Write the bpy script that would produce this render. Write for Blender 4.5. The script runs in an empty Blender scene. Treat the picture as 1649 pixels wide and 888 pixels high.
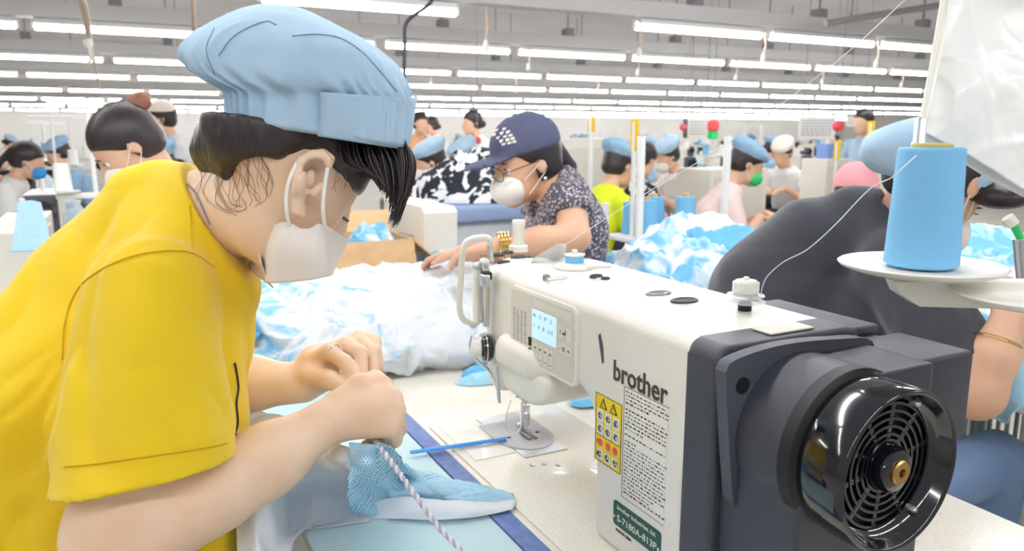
import bpy, math, random
import numpy as np
from mathutils import Vector, Matrix
random.seed(7)
PI = math.pi
# ------------------------------------------------------------------ camera, world, exposure
F = 1240.0; PITCH = math.radians(10.46); YAW = math.radians(27); H = 1.29
cam_d = bpy.data.cameras.new('camera'); cam = bpy.data.objects.new('camera', cam_d)
bpy.context.scene.collection.objects.link(cam); bpy.context.scene.camera = cam
cam_d.sensor_width = 36; cam_d.lens = 36 * F / 1649.0; cam_d.clip_start = 0.02; cam_d.clip_end = 200
cam.location = (0, 0, H); cam.rotation_euler = (PI / 2 - PITCH, 0, -YAW)
cam_d.dof.use_dof = True; cam_d.dof.focus_distance = 0.95; cam_d.dof.aperture_fstop = 7.5
sc = bpy.context.scene
sc.view_settings.view_transform = 'Standard'; sc.view_settings.look = 'None'
sc.view_settings.gamma = 1; sc.view_settings.use_curve_mapping = False
EXPOSURE = -0.18; TUBE = 42.0; AMBIENT = .5
sc.view_settings.exposure = EXPOSURE
W = bpy.data.worlds.new('world'); sc.world = W; W.use_nodes = True
W.node_tree.nodes['Background'].inputs[0].default_value = (0.96, 0.98, 1.0, 1)
W.node_tree.nodes['Background'].inputs[1].default_value = AMBIENT
COL = sc.collection

# ------------------------------------------------------------------ a pixel and a depth -> a point of the place
_fh = np.array([math.sin(YAW), math.cos(YAW), 0]); _r = np.array([math.cos(YAW), -math.sin(YAW), 0]); _z = np.array([0, 0, 1.])
_fw = _fh * math.cos(PITCH) - _z * math.sin(PITCH); _up = _z * math.cos(PITCH) + _fh * math.sin(PITCH)
CAMP = np.array([0, 0, H])
def ray(px, py): return _fw + _r * (px - 824.5) / F + _up * (444 - py) / F
def A(px, py, d): return CAMP + ray(px, py) * d
def AZ(px, py, z):
    q = ray(px, py); return CAMP + q * ((z - H) / q[2])
def AX(px, py, x):
    q = ray(px, py); return CAMP + q * (x / q[0])
def AY(px, py, y):
    q = ray(px, py); return CAMP + q * (y / q[1])

# ------------------------------------------------------------------ materials
def lin(c):
    if isinstance(c, str): c = tuple(int(c[i:i + 2], 16) for i in (0, 2, 4))
    return tuple((v / 255 / 12.92) if v / 255 <= 0.04045 else ((v / 255 + 0.055) / 1.055) ** 2.4 for v in c) + (1,)
MATS = {}
def mat(name, col, rough=0.6, metal=0, spec=0.4, bump=None, var=None, sss=0, emit=0, alpha=1, trans=0, coat=0, sheen=0):
    """bump=(scale,strength[,stretch]); var=(col2,scale,lo,hi)"""
    m = bpy.data.materials.new(name); m.use_nodes = True; nt = m.node_tree; N = nt.nodes; L = nt.links
    b = N['Principled BSDF']
    b.inputs['Base Color'].default_value = lin(col); b.inputs['Roughness'].default_value = rough
    b.inputs['Metallic'].default_value = metal; b.inputs['Specular IOR Level'].default_value = spec
    if sss:
        b.inputs['Subsurface Weight'].default_value = sss; b.inputs['Subsurface Radius'].default_value = (1, .35, .2); b.inputs['Subsurface Scale'].default_value = 0.01
    if emit:
        b.inputs['Emission Color'].default_value = lin(col); b.inputs['Emission Strength'].default_value = emit
    b.inputs['Alpha'].default_value = alpha; b.inputs['Transmission Weight'].default_value = trans
    b.inputs['Coat Weight'].default_value = coat; b.inputs['Sheen Weight'].default_value = sheen
    tc = N.new('ShaderNodeTexCoord')
    if var:
        nz = N.new('ShaderNodeTexNoise'); nz.inputs['Scale'].default_value = var[1]; nz.inputs['Detail'].default_value = 4
        L.new(tc.outputs['Object'], nz.inputs['Vector'])
        rp = N.new('ShaderNodeValToRGB'); rp.color_ramp.elements[0].position = var[2]; rp.color_ramp.elements[1].position = var[3]
        rp.color_ramp.elements[0].color = lin(col); rp.color_ramp.elements[1].color = lin(var[0])
        L.new(nz.outputs['Fac'], rp.inputs[0]); L.new(rp.outputs[0], b.inputs['Base Color'])
    if bump:
        nz = N.new('ShaderNodeTexNoise'); nz.inputs['Scale'].default_value = bump[0]; nz.inputs['Detail'].default_value = 3
        if len(bump) > 2:
            mp = N.new('ShaderNodeMapping'); mp.inputs['Scale'].default_value = bump[2]
            L.new(tc.outputs['Object'], mp.inputs[0]); L.new(mp.outputs[0], nz.inputs['Vector'])
        else: L.new(tc.outputs['Object'], nz.inputs['Vector'])
        bp = N.new('ShaderNodeBump'); bp.inputs['Strength'].default_value = bump[1]; bp.inputs['Distance'].default_value = 0.002
        L.new(nz.outputs['Fac'], bp.inputs['Height']); L.new(bp.outputs[0], b.inputs['Normal'])
    MATS[name] = m; return m
def dotmat(name, c1, c2, scale, size, rough=0.75, kind='dots'):
    """knitted mesh: round holes in a grid of the object's UV"""
    m = mat(name, c1, rough); nt = m.node_tree; N = nt.nodes; L = nt.links; b = N['Principled BSDF']
    tc = N.new('ShaderNodeTexCoord'); v = N.new('ShaderNodeTexVoronoi'); v.inputs['Scale'].default_value = scale
    v.inputs['Randomness'].default_value = 0.0 if kind == 'dots' else 1.0
    mp = N.new('ShaderNodeMapping'); mp.inputs['Rotation'].default_value = (0, 0, 0.78)
    L.new(tc.outputs['UV' if kind == 'dots' else 'Object'], mp.inputs[0]); L.new(mp.outputs[0], v.inputs['Vector'])
    rp = N.new('ShaderNodeValToRGB'); rp.color_ramp.elements[0].position = size; rp.color_ramp.elements[1].position = size + .08
    rp.color_ramp.elements[0].color = lin(c2); rp.color_ramp.elements[1].color = lin(c1)
    L.new(v.outputs['Distance'], rp.inputs[0]); L.new(rp.outputs[0], b.inputs['Base Color']); return m
def patchmat(name, c1, c2, c3, scale, rough=0.8, e=(.44, .5, .58)):
    m = mat(name, c1, rough, bump=(60, .2)); nt = m.node_tree; N = nt.nodes; L = nt.links; b = N['Principled BSDF']
    tc = N.new('ShaderNodeTexCoord'); v = N.new('ShaderNodeTexNoise'); v.inputs['Scale'].default_value = scale; v.inputs['Detail'].default_value = 2.5; v.inputs['Distortion'].default_value = 1.2
    L.new(tc.outputs['Object'], v.inputs['Vector'])
    rp = N.new('ShaderNodeValToRGB'); E = rp.color_ramp.elements
    E[0].position = e[0]; E[0].color = lin(c1); E[1].position = e[2]; E[1].color = lin(c3); q = E.new(e[1]); q.color = lin(c2)
    rp.color_ramp.interpolation = 'EASE'
    L.new(v.outputs['Fac'], rp.inputs[0]); L.new(rp.outputs[0], b.inputs['Base Color']); return m
def wavemat(name, c1, c2, scale, direction='X', rough=0.8, rot=(0, 0, 0), fac=(.4, .6), wob=0):
    m = mat(name, c1, rough); nt = m.node_tree; N = nt.nodes; L = nt.links; b = N['Principled BSDF']
    tc = N.new('ShaderNodeTexCoord'); v = N.new('ShaderNodeTexWave'); v.inputs['Scale'].default_value = scale; v.bands_direction = direction
    v.inputs['Distortion'].default_value = wob
    mp = N.new('ShaderNodeMapping'); mp.inputs['Rotation'].default_value = rot
    L.new(tc.outputs['Object'], mp.inputs[0]); L.new(mp.outputs[0], v.inputs['Vector'])
    rp = N.new('ShaderNodeValToRGB'); rp.color_ramp.elements[0].position = fac[0]; rp.color_ramp.elements[1].position = fac[1]
    rp.color_ramp.elements[0].color = lin(c1); rp.color_ramp.elements[1].color = lin(c2)
    L.new(v.outputs['Fac'], rp.inputs[0]); L.new(rp.outputs[0], b.inputs['Base Color']); return m

SKIN = mat('skin_light', 'f0d3b8', .5, sss=.08, bump=(90, .15), var=('e8c3a3', 14, .35, .7))
SKIN2 = mat('skin_tan', 'e2b799', .55, sss=.08, var=('d6a587', 12, .35, .7))
SKINF = mat('skin_plain', 'e3b699', .6)
YEL = mat('yellow_jersey', 'edcb1c', .85, bump=(700, .25), var=('e6c014', 5, .3, .75), sheen=.2)
HAIR = mat('hair_dark', '2f2628', .42, spec=.5, bump=(120, .8, (1, 1, .12)))
HAIRB = mat('hair_brown', '9a7660', .5, spec=.4, bump=(120, .8, (1, 1, .12)))
BUN = mat('hair_auburn', '8a5a44', .5, bump=(120, .6))
CAPB = mat('cap_blue_cotton', 'adc6da', .85, bump=(900, .2), var=('a3bfd6', 9, .3, .7))
CAPB2 = mat('cap_blue_grey', '8fb0cc', .85)
SEAM = mat('seam_thread', '7595ad', .8)
MASKW = mat('mask_white', 'f2ece6', .8, bump=(300, .15))
MASKC = mat('mask_cream', 'eadfd6', .8, bump=(300, .1))
STRAP = mat('strap_white', 'f5f3ef', .7)
CREAM = mat('machine_enamel', 'ece8de', .32, spec=.5, bump=(420, .35), coat=.2)
CREAM2 = mat('machine_smooth', 'ebe7dc', .35, spec=.5)
PANEL = mat('panel_grey', 'd9d4c8', .4)
PANEL2 = mat('panel_light', 'e4e0d4', .4)
SCREEN = mat('lcd', 'bfe4f2', .25, emit=.55)
DARK = mat('charcoal_plastic', '3a3c46', .42, spec=.5, bump=(700, .3))
DARK2 = mat('charcoal_light', '4c4e58', .5, spec=.4, bump=(700, .3))
BLACK = mat('gloss_black', '0e1016', .12, spec=.6, coat=.5)
BLACKM = mat('matt_black', '17181c', .5)
CHROME = mat('chrome', 'dededf', .2, metal=.9)
STEEL = mat('steel', 'cfd0d3', .35, metal=.8)
BRASS = mat('brass', 'b08a52', .3, metal=1)
GOLD = mat('gold', 'f0cf85', .2, metal=1)
INK = mat('ink_brown', '4a3f3a', .6)
INKB = mat('ink_black', '2d2b2c', .6)
YELLOWS = mat('sticker_yellow', 'f1d21b', .5)
PAPER = mat('sticker_paper', 'eeeae2', .5)
GREENP = mat('plate_green', '1f5148', .4)
REDM = mat('red_plastic', 'e8525c', .5)
GREENM = mat('green_plastic', '35c46a', .45)
TABLE = mat('table_cream', 'f2eee2', .25, spec=.5, bump=(300, .12), var=('e6e0d0', 220, .45, .75), coat=.3)
TABLEP = mat('table_plain', 'eeebe3', .45)
PALEB = mat('table_paleblue', 'c9e3ea', .45, spec=.3)
TAPE = mat('tape_navy', '5f74ad', .5, bump=(150, .2), var=('6f86bb', 60, .4, .7))
BLUEST = mat('blue_stick', '3c97e6', .4)
CLOTHW = mat('cloth_white', 'e6ebf2', .85, bump=(800, .15), sheen=.2)
CLOTHB = mat('cloth_lightblue', 'a6d8f3', .85, bump=(700, .25))
CLOTHB2 = mat('cloth_skyblue', '77bfec', .85, bump=(700, .25))
CLOTHP = mat('cloth_paleblue', 'd4e8f6', .85, bump=(700, .2))
WB = patchmat('cloth_white_blue', 'f3f6fa', 'd4e9f7', '8fcdf1', 5)
WB2 = patchmat('cloth_blue_white', '7cc3ee', 'b5def6', 'f4f8fb', 9)
BWP = patchmat('cloth_print', '22242e', '30323c', 'e9ebef', 11, e=(.46, .5, .52))
DOTS = dotmat('mesh_knit', 'c2e2f2', '55a9d6', 1.0, .26)
CONE = mat('thread_blue', '7ab8e0', .7, spec=.3)
CONEW = mat('thread_white', 'f2f2f0', .7)
PLATEW = mat('plastic_offwhite', 'efece3', .3, spec=.5, coat=.2)
BAG = mat('plastic_bag', 'fafaf8', .35, spec=.5, alpha=.93, coat=.25)
CARD = mat('cardboard', 'dcb98c', .85, var=('d3ae80', 20, .4, .7))
PURP = mat('magenta', 'b13aa6', .6)
PINK = mat('pink_cloth', 'f2a9ae', .85)
NAVY = mat('cap_navy', '50546f', .8, bump=(500, .2))
BLKSH = mat('shirt_charcoal', '3c3d46', .85, bump=(600, .2), sheen=.3)
FLOR = dotmat('floral', '57525c', 'c4bcc4', 110, .36, kind='rand')
STRIPE = wavemat('stripe_grey', 'b9bcc0', 'e3e4e6', 45, 'Z')
STRIPEB = wavemat('stripe_blue', '6f83ad', 'a9b7d3', 60, 'Z')
LIME = mat('shirt_lime', 'dcec2b', .8)
PURPS = mat('shirt_purple', '9140a8', .8)
WHITES = mat('shirt_white', 'f0efee', .8)
PINKS = mat('shirt_palepink', 'f0d8d4', .8)
ORNG = mat('shirt_tan', 'dfa77c', .8)
TROUS = mat('trousers_dark', '30333c', .85)
TUBEM = mat('tube_light', (255, 255, 255), .5, emit=TUBE)
HOUS = mat('lamp_housing', 'e6e6e4', .5)
CHAN = mat('channel_grey', 'cfcdcc', .6)
IRON = mat('iron_grey', '8d8b8c', .6)
FLOOR = mat('floor', 'c9c4ba', .5, var=('bcb6aa', 3, .3, .7))
CEIL = mat('ceiling', 'dcdadc', .9, bump=(3, .6), var=('cac8cc', .8, .3, .75))
WALL = mat('wall', 'f2f1ee', .8, var=('e6e4e0', .5, .3, .7))
RACK = mat('rack_white', 'ecebe6', .45)
YTAG = mat('tag_yellow', 'f0c419', .6)
ROPE = mat('rope', 'cdb9a4', .8)
CABLE = mat('cable_black', '34343c', .6)
THREAD = mat('thread_pale', 'e9eef2', .6)

# ------------------------------------------------------------------ object helpers
def tag(o, label=None, cat=None, group=None, kind=None):
    if label: o['label'] = label
    if cat: o['category'] = cat
    if group: o['group'] = group
    if kind: o['kind'] = kind
    return o
def T(name, label, cat, loc=(0, 0, 0), rz=0, group=None):
    o = bpy.data.objects.new(name, None); COL.objects.link(o); o.empty_display_size = .05
    o.location = Vector([float(v) for v in loc]); o.rotation_euler = (0, 0, rz)
    return tag(o, label, cat, group)
def link(name, me, m, parent=None, smooth=True, world=False):
    """world=True: the mesh is in world coordinates and is moved into the parent's frame"""
    if world and parent is not None:
        P = parent; M = Matrix.Identity(4)
        while P is not None: M = P.matrix_basis @ M; P = P.parent
        me.transform(M.inverted())
    if m is not None and not me.materials: me.materials.append(m)
    if smooth: me.polygons.foreach_set('use_smooth', [True] * len(me.polygons))
    o = bpy.data.objects.new(name, me); COL.objects.link(o)
    if parent is not None: o.parent = parent
    return o
def tree_copy(o, parent=None):
    c = o.copy(); COL.objects.link(c); c.parent = parent
    for ch in [x for x in o.children]: tree_copy(ch, c)
    return c
def arr_mesh(name, V, Fc):
    me = bpy.data.meshes.new(name); V = np.asarray(V, dtype=np.float32); n = len(V)
    if isinstance(Fc, np.ndarray):
        me.vertices.add(n); me.vertices.foreach_set('co', V.ravel())
        m = len(Fc); me.loops.add(m * 4); me.loops.foreach_set('vertex_index', Fc.ravel().astype(np.int32))
        me.polygons.add(m); me.polygons.foreach_set('loop_start', np.arange(0, m * 4, 4, dtype=np.int32)); me.update(calc_edges=True); me.validate()
    else:
        me.from_pydata([tuple(float(x) for x in v) for v in V], [], Fc); me.update()
    return me
class MB:
    """collects shapes into one mesh"""
    def __init__(s): s.v = []; s.f = []
    def add(s, V, Fs):
        o = len(s.v); s.v += [tuple(float(x) for x in v) for v in V]; s.f += [tuple(i + o for i in f) for f in Fs]; return s
    def box(s, c, size, bev=0, R=None, taper=1.0):
        hx, hy, hz = [v / 2 for v in size]; c = np.array(c, float)
        if bev <= 0:
            V = [(x, y, z) for z in (-hz, hz) for (x, y) in ((-hx, -hy), (hx, -hy), (hx, hy), (-hx, hy))]
            Fs = [(3, 2, 1, 0), (4, 5, 6, 7), (0, 1, 5, 4), (1, 2, 6, 5), (2, 3, 7, 6), (3, 0, 4, 7)]
        else:
            b = min(bev, hx * .99, hy * .99, hz * .99); V = []; K = 3; pr = []
            prof = []
            for i in range(K + 1):
                a = i / K * PI / 2; prof.append((b - b * math.sin(a), -hz + b - b * math.cos(a)))
            prof = [(b - b * math.sin(i / K * PI / 2), -hz + b - b * math.cos(i / K * PI / 2)) for i in range(K + 1)]
            prof = prof + [(q, -z) for q, z in reversed(prof)]
            n = 4 * (K + 1)
            for ins, z in prof:
                for (sx, sy, a0) in ((1, 1, 0), (-1, 1, 90), (-1, -1, 180), (1, -1, 270)):
                    cx = sx * (hx - b); cy = sy * (hy - b); rr = b - ins
                    for i in range(K + 1):
                        a = math.radians(a0 + 90 * i / K); V.append((cx + rr * math.cos(a), cy + rr * math.sin(a), z))
            Fs = []
            for j in range(len(prof) - 1):
                for i in range(n):
                    k = (i + 1) % n; Fs.append((j * n + i, j * n + k, (j + 1) * n + k, (j + 1) * n + i))
            Fs.append(tuple(reversed(range(n)))); Fs.append(tuple((len(prof) - 1) * n + i for i in range(n)))
        V = np.array(V, float)
        if taper != 1: t = (V[:, 2] + hz) / (2 * hz); V[:, :2] *= (1 + (taper - 1) * t)[:, None]
        if R is not None: V = V @ np.array(R, float).T
        return s.add(V + c, Fs)
    def bb(s, lo, hi, bev=0): return s.box([(a + b) / 2 for a, b in zip(lo, hi)], [abs(b - a) for a, b in zip(lo, hi)], bev)
    def tube(s, pts, r, n=8, cap=True, flat=None):
        P = [np.array(p, float) for p in pts]; m = len(P); rs = r if hasattr(r, '__len__') else [r] * m
        T0 = None; V = []; 
        for i in range(m):
            t = P[min(i + 1, m - 1)] - P[max(i - 1, 0)]; t /= (np.linalg.norm(t) + 1e-12)
            if T0 is None:
                a = np.array([0, 0, 1.]) if abs(t[2]) < .9 else np.array([1., 0, 0]); u = np.cross(a, t); u /= np.linalg.norm(u)
            else:
                u = u - t * (u @ t); u /= (np.linalg.norm(u) + 1e-12)
            T0 = t; w = np.cross(t, u)
            for k in range(n):
                a = 2 * PI * k / n; V.append(P[i] + rs[i] * (u * math.cos(a) + w * math.sin(a) * (flat or 1)))
        Fs = [(i * n + k, i * n + (k + 1) % n, (i + 1) * n + (k + 1) % n, (i + 1) * n + k) for i in range(m - 1) for k in range(n)]
        if cap: Fs += [tuple(reversed(range(n))), tuple((m - 1) * n + k for k in range(n))]
        return s.add(V, Fs)
    def lathe(s, prof, c=(0, 0, 0), axis=(0, 0, 1), n=32, closed=False):
        """prof: (radius, height) from the bottom up"""
        t = np.array(axis, float); t /= np.linalg.norm(t); a = np.array([0, 0, 1.]) if abs(t[2]) < .9 else np.array([1., 0, 0])
        u = np.cross(a, t); u /= np.linalg.norm(u); w = np.cross(t, u); c = np.array(c, float)
        V = [c + t * h + r * (u * math.cos(2 * PI * k / n) + w * math.sin(2 * PI * k / n)) for r, h in prof for k in range(n)]; m = len(prof)
        Fs = [(i * n + k, i * n + (k + 1) % n, ((i + 1) % m) * n + (k + 1) % n, ((i + 1) % m) * n + k) for i in range(m if closed else m - 1) for k in range(n)]
        if not closed: Fs += [tuple(reversed(range(n))), tuple((m - 1) * n + k for k in range(n))]
        return s.add(V, Fs)
    def prism(s, poly, d, O=(0, 0, 0), U=(1, 0, 0), Vv=(0, 1, 0)):
        """2-D outline (ccw seen along U x V) in the plane O+aU+bV, extruded by vector d"""
        O = np.array(O, float); U = np.array(U, float); Vv = np.array(Vv, float); d = np.array(d, float); n = len(poly)
        V = [O + U * a + Vv * b for a, b in poly]; V += [v + d for v in V]
        return s.add(V, [tuple(reversed(range(n))), tuple(range(n, 2 * n))] + [(i, (i + 1) % n, n + (i + 1) % n, n + i) for i in range(n)])
    def ball(s, c, r, n=12, R=None):
        r = np.array(r if hasattr(r, '__len__') else (r, r, r), float); V = []
        for i in range(1, n):
            for k in range(n * 2):
                a = PI * i / n; b = PI * k / n; V.append((math.sin(a) * math.cos(b), math.sin(a) * math.sin(b), -math.cos(a)))
        V += [(0, 0, -1), (0, 0, 1)]; V = np.array(V) * r
        if R is not None: V = V @ np.array(R, float).T
        m = n * 2; q = (n - 1) * m
        Fs = [(i * m + k, i * m + (k + 1) % m, (i + 1) * m + (k + 1) % m, (i + 1) * m + k) for i in range(n - 2) for k in range(m)]
        Fs += [(q, (k + 1) % m, k) for k in range(m)] + [(q + 1, (n - 2) * m + k, (n - 2) * m + (k + 1) % m) for k in range(m)]
        return s.add(V + np.array(c, float), Fs)
    def build(s, name, m, parent=None, smooth=None, world=False, bevel=0):
        me = bpy.data.meshes.new(name); me.from_pydata(s.v, [], s.f); me.update()
        sm = smooth if smooth is not None else False
        o = link(name, me, m, parent, smooth=bool(sm), world=world)
        if smooth is None: me.shade_smooth_auto() if hasattr(me, 'shade_smooth_auto') else autosm(me)
        return o
def autosm(me, ang=40):
    me.polygons.foreach_set('use_smooth', [True] * len(me.polygons))
    try: me.set_sharp_from_angle(angle=math.radians(ang))
    except Exception: pass
def spline(pts, n=8):
    P = [np.array(p, float) for p in pts]; P = [2 * P[0] - P[1]] + P + [2 * P[-1] - P[-2]]; out = []
    for i in range(1, len(P) - 2):
        for k in range(n):
            t = k / n; a, b, c, d = P[i - 1], P[i], P[i + 1], P[i + 2]
            out.append(.5 * ((2 * b) + (c - a) * t + (2 * a - 5 * b + 4 * c - d) * t * t + (3 * b - a - 3 * c + d) * t ** 3))
    out.append(P[-2]); return out
def up_rows(G, n):
    """catmull-rom along axis 0 of an array (m, ..., 3)"""
    G = np.asarray(G, float); P = np.concatenate([2 * G[:1] - G[1:2], G, 2 * G[-1:] - G[-2:-1]]); m = len(G)
    ts = np.linspace(0, m - 1 - 1e-9, n); i = ts.astype(int); t = (ts - i).reshape((-1,) + (1,) * (G.ndim - 1)); a, b, c, d = P[i], P[i + 1], P[i + 2], P[i + 3]
    return .5 * ((2 * b) + (c - a) * t + (2 * a - 5 * b + 4 * c - d) * t * t + (3 * b - a - 3 * c + d) * t ** 3)

# ------------------------------------------------------------------ noise
def _hash(x, y, z, s):
    h = (x.astype(np.int64) * 374761393 + y.astype(np.int64) * 668265263 + z.astype(np.int64) * 2147483647 + s * 1274126177) & 0xffffffff
    h = ((h ^ (h >> 13)) * 1274126177) & 0xffffffff; h = (h ^ (h >> 16)) & 0xffff
    return (h / 32767.5 - 1.0).astype(np.float32)
def vn(P, s=0):
    P = np.asarray(P, np.float32); I = np.floor(P).astype(np.int64); f = P - I; f = f * f * f * (f * (f * 6 - 15) + 10)
    x, y, z = I[..., 0], I[..., 1], I[..., 2]; fx, fy, fz = f[..., 0], f[..., 1], f[..., 2]
    def L(a, b, t): return a + (b - a) * t
    c = [[[_hash(x + i, y + j, z + k, s) for k in (0, 1)] for j in (0, 1)] for i in (0, 1)]
    return L(L(L(c[0][0][0], c[0][0][1], fz), L(c[0][1][0], c[0][1][1], fz), fy), L(L(c[1][0][0], c[1][0][1], fz), L(c[1][1][0], c[1][1][1], fz), fy), fx)
def fbm(P, o=3, s=0):
    r = 0; a = 1.0; t = 0
    for i in range(o): r = r + a * vn(P, s + i); t += a; P = P * 2.03 + 7.1; a *= .5
    return r / t
def folds(P, s=0, warp=.8):
    """soft crumpled-cloth height, about -1..1"""
    w = np.stack([vn(P * .7, s + 11), vn(P * .7, s + 12), vn(P * .7, s + 13)], -1)
    Q = P + w * warp; a = 1 - 2 * np.abs(vn(Q, s + 1)) ** .8; b = 1 - 2 * np.abs(vn(Q * 2.3 + w * .6, s + 2)) ** .9
    return a * .65 + b * .3

# ------------------------------------------------------------------ signed-distance modelling (one continuous skin per figure)
class S:
    def __init__(s): s.p = []
    def cap(s, a, b, ra, rb=None, k=.02, op='u'):
        a = np.array(a, np.float32); b = np.array(b, np.float32); rb = ra if rb is None else rb; d = b - a; L2 = float(d @ d) + 1e-12
        def f(P):
            t = np.clip(((P - a) @ d) / L2, 0, 1); return np.linalg.norm(P - a - t[..., None] * d, axis=-1) - (ra + (rb - ra) * t)
        s.p.append((f, (a + b) / 2, math.sqrt(L2) / 2 + max(ra, rb), k, op)); return s
    def chain(s, pts, rs, k=.02, op='u'):
        for i in range(len(pts) - 1): s.cap(pts[i], pts[i + 1], rs[i], rs[i + 1], k, op)
        return s
    def ell(s, c, r, R=None, k=.02, op='u'):
        c = np.array(c, np.float32); r = np.array(r, np.float32); R = None if R is None else np.array(R, np.float32)
        def f(P):
            q = P - c
            if R is not None: q = q @ R
            k0 = np.linalg.norm(q / r, axis=-1); k1 = np.linalg.norm(q / (r * r), axis=-1) + 1e-9
            return k0 * (k0 - 1) / k1
        s.p.append((f, c, float(r.max()), k, op)); return s
    def box(s, c, half, R=None, rnd=.005, k=.01, op='u'):
        c = np.array(c, np.float32); h = np.array(half, np.float32) - rnd; R = None if R is None else np.array(R, np.float32)
        def f(P):
            q = P - c
            if R is not None: q = q @ R
            q = np.abs(q) - h; return np.linalg.norm(np.maximum(q, 0), axis=-1) + np.minimum(q.max(-1), 0) - rnd
        s.p.append((f, c, float(np.linalg.norm(half)), k, op)); return s
    def fn(s, f, c, R, k=.01, op='u'): s.p.append((f, np.array(c, np.float32), R, k, op)); return s
    def plane(s, o, n, k=.004, c=None, R=9.):
        """cut away what lies on the side the normal points to (optionally only within R of c)"""
        o = np.array(o, np.float32); n = np.array(n, np.float32); n = n / np.linalg.norm(n)
        if c is None: s.p.append((lambda P: -((P - o) @ n), o, 9., k, 'd'))
        else:
            c = np.array(c, np.float32)
            s.p.append((lambda P: np.maximum(-((P - o) @ n), np.linalg.norm(P - c, axis=-1) - R), c, R, k, 'd'))
        return s
    def ev(s, P, BC=None, rb=0):
        D = np.full(P.shape[:-1], 9., np.float32)
        for f, c, R, k, op in s.p:
            if BC is not None:
                m = np.linalg.norm(BC - c, axis=-1) < R + rb + k * 1.2 + .004
                if not m.any(): continue
                b = f(P[m]); a = D[m]
            else: b = f(P); a = D
            if op == 'u':
                h = np.clip(.5 + .5 * (b - a) / k, 0, 1); r = b * h * 0 + a + (b - a) * (1 - h) * 0
                h = np.clip(.5 + .5 * (b - a) / k, 0, 1); r = b + (a - b) * h - 0
                r = np.where(h <= 0, b, np.where(h >= 1, a, b * (1 - h) + a * h - k * h * (1 - h)))
            else:
                b = -b; h = np.clip(.5 - .5 * (b - a) / k, 0, 1)
                r = b * (1 - h) + a * h + k * h * (1 - h)
            if BC is not None: D[m] = r
            else: D = r
        return D.astype(np.float32)
    def mesh(s, name, vox, disp=None, smooth=1):
        lo = np.min([c - R for f, c, R, k, op in s.p if op == 'u'], 0) - .03; hi = np.max([c + R for f, c, R, k, op in s.p if op == 'u'], 0) + .03
        n = 8; B = n * vox; nb = np.ceil((hi - lo) / B).astype(int) + 1
        g = np.stack(np.meshgrid(*[np.arange(q) for q in nb], indexing='ij'), -1).reshape(-1, 3)
        C = (lo + (g + .5) * B).astype(np.float32); act = np.zeros(len(C), bool); rad = B * .87
        for i in range(0, len(C), 200000): act[i:i + 200000] = np.abs(s.ev(C[i:i + 200000])) < rad * 1.35 + .01
        g = g[act]; C = C[act]
        o9 = np.stack(np.meshgrid(*[np.arange(n + 1)] * 3, indexing='ij'), -1).reshape(-1, 3)
        VP = []; ID = []; EF = []; N1 = (nb * n + 2).astype(np.int64)
        for i in range(0, len(g), 1500):
            gg = g[i:i + 1500]; P = (lo + (gg[:, None, :] * n + o9[None]) * vox).astype(np.float32)
            D = s.ev(P, C[i:i + 1500], rad)
            if disp is not None:
                m = np.abs(D) < .03
                if m.any(): D[m] += disp(P[m]).astype(np.float32)
            D = D.reshape(-1, n + 1, n + 1, n + 1); ins = D < 0
            co = [ins[:, a:a + n, b:b + n, c:c + n] for a in (0, 1) for b in (0, 1) for c in (0, 1)]
            sm = sum(x.astype(np.int8) for x in co); w = np.argwhere((sm > 0) & (sm < 8))
            if not len(w): continue
            vals = np.stack([D[w[:, 0], w[:, 1] + a, w[:, 2] + b, w[:, 3] + c] for a in (0, 1) for b in (0, 1) for c in (0, 1)], -1)
            offs = np.array([(a, b, c) for a in (0, 1) for b in (0, 1) for c in (0, 1)], np.float32)
            acc = np.zeros((len(w), 3), np.float32); cnt = np.zeros(len(w), np.float32)
            for p in range(8):
                for q in range(p + 1, 8):
                    if np.abs(offs[p] - offs[q]).sum() != 1: continue
                    a = vals[:, p]; b = vals[:, q]; x = (a < 0) != (b < 0); t = np.where(x, a / np.where(x, a - b, 1), 0)
                    acc += (offs[p] + (offs[q] - offs[p]) * t[:, None]) * x[:, None]; cnt += x
            cell = gg[w[:, 0]].astype(np.int64) * n + w[:, 1:]
            VP.append(lo + (cell + acc / np.maximum(cnt, 1)[:, None]) * vox)
            cid = (cell[:, 0] * N1[1] + cell[:, 1]) * N1[2] + cell[:, 2]; ID.append(cid)
            s0 = vals[:, 0] < 0
            for ax, q in ((0, 4), (1, 2), (2, 1)):
                x = s0 != (vals[:, q] < 0); EF.append(np.stack([cid[x], np.full(x.sum(), ax), s0[x]], -1))
        V = np.concatenate(VP); ID = np.concatenate(ID); E = np.concatenate(EF).astype(np.int64)
        od = np.argsort(ID); V = V[od]; ID = ID[od]; st = [N1[1] * N1[2], N1[2], 1]; FF = []
        for ax in range(3):
            e = E[E[:, 1] == ax]; u, v = st[(ax + 1) % 3], st[(ax + 2) % 3]
            q = np.stack([e[:, 0], e[:, 0] - u, e[:, 0] - u - v, e[:, 0] - v], -1)
            ix = np.minimum(np.searchsorted(ID, q), len(ID) - 1); ok = (ID[ix] == q).all(1); ix = ix[ok]; fl = e[ok][:, 2] == 0
            ix[fl] = ix[fl][:, ::-1]; FF.append(ix)
        Fc = np.concatenate(FF)
        for _ in range(smooth):
            a = np.concatenate([Fc[:, 0], Fc[:, 1], Fc[:, 2], Fc[:, 3]]); b = np.concatenate([Fc[:, 1], Fc[:, 2], Fc[:, 3], Fc[:, 0]])
            ac = np.zeros_like(V); ct = np.zeros(len(V))
            for d in range(3): ac[:, d] = np.bincount(a, V[b, d], len(V)) + np.bincount(b, V[a, d], len(V))
            ct = np.bincount(a, minlength=len(V)) + np.bincount(b, minlength=len(V)); V = V * .5 + .5 * ac / np.maximum(ct, 1)[:, None]
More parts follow.
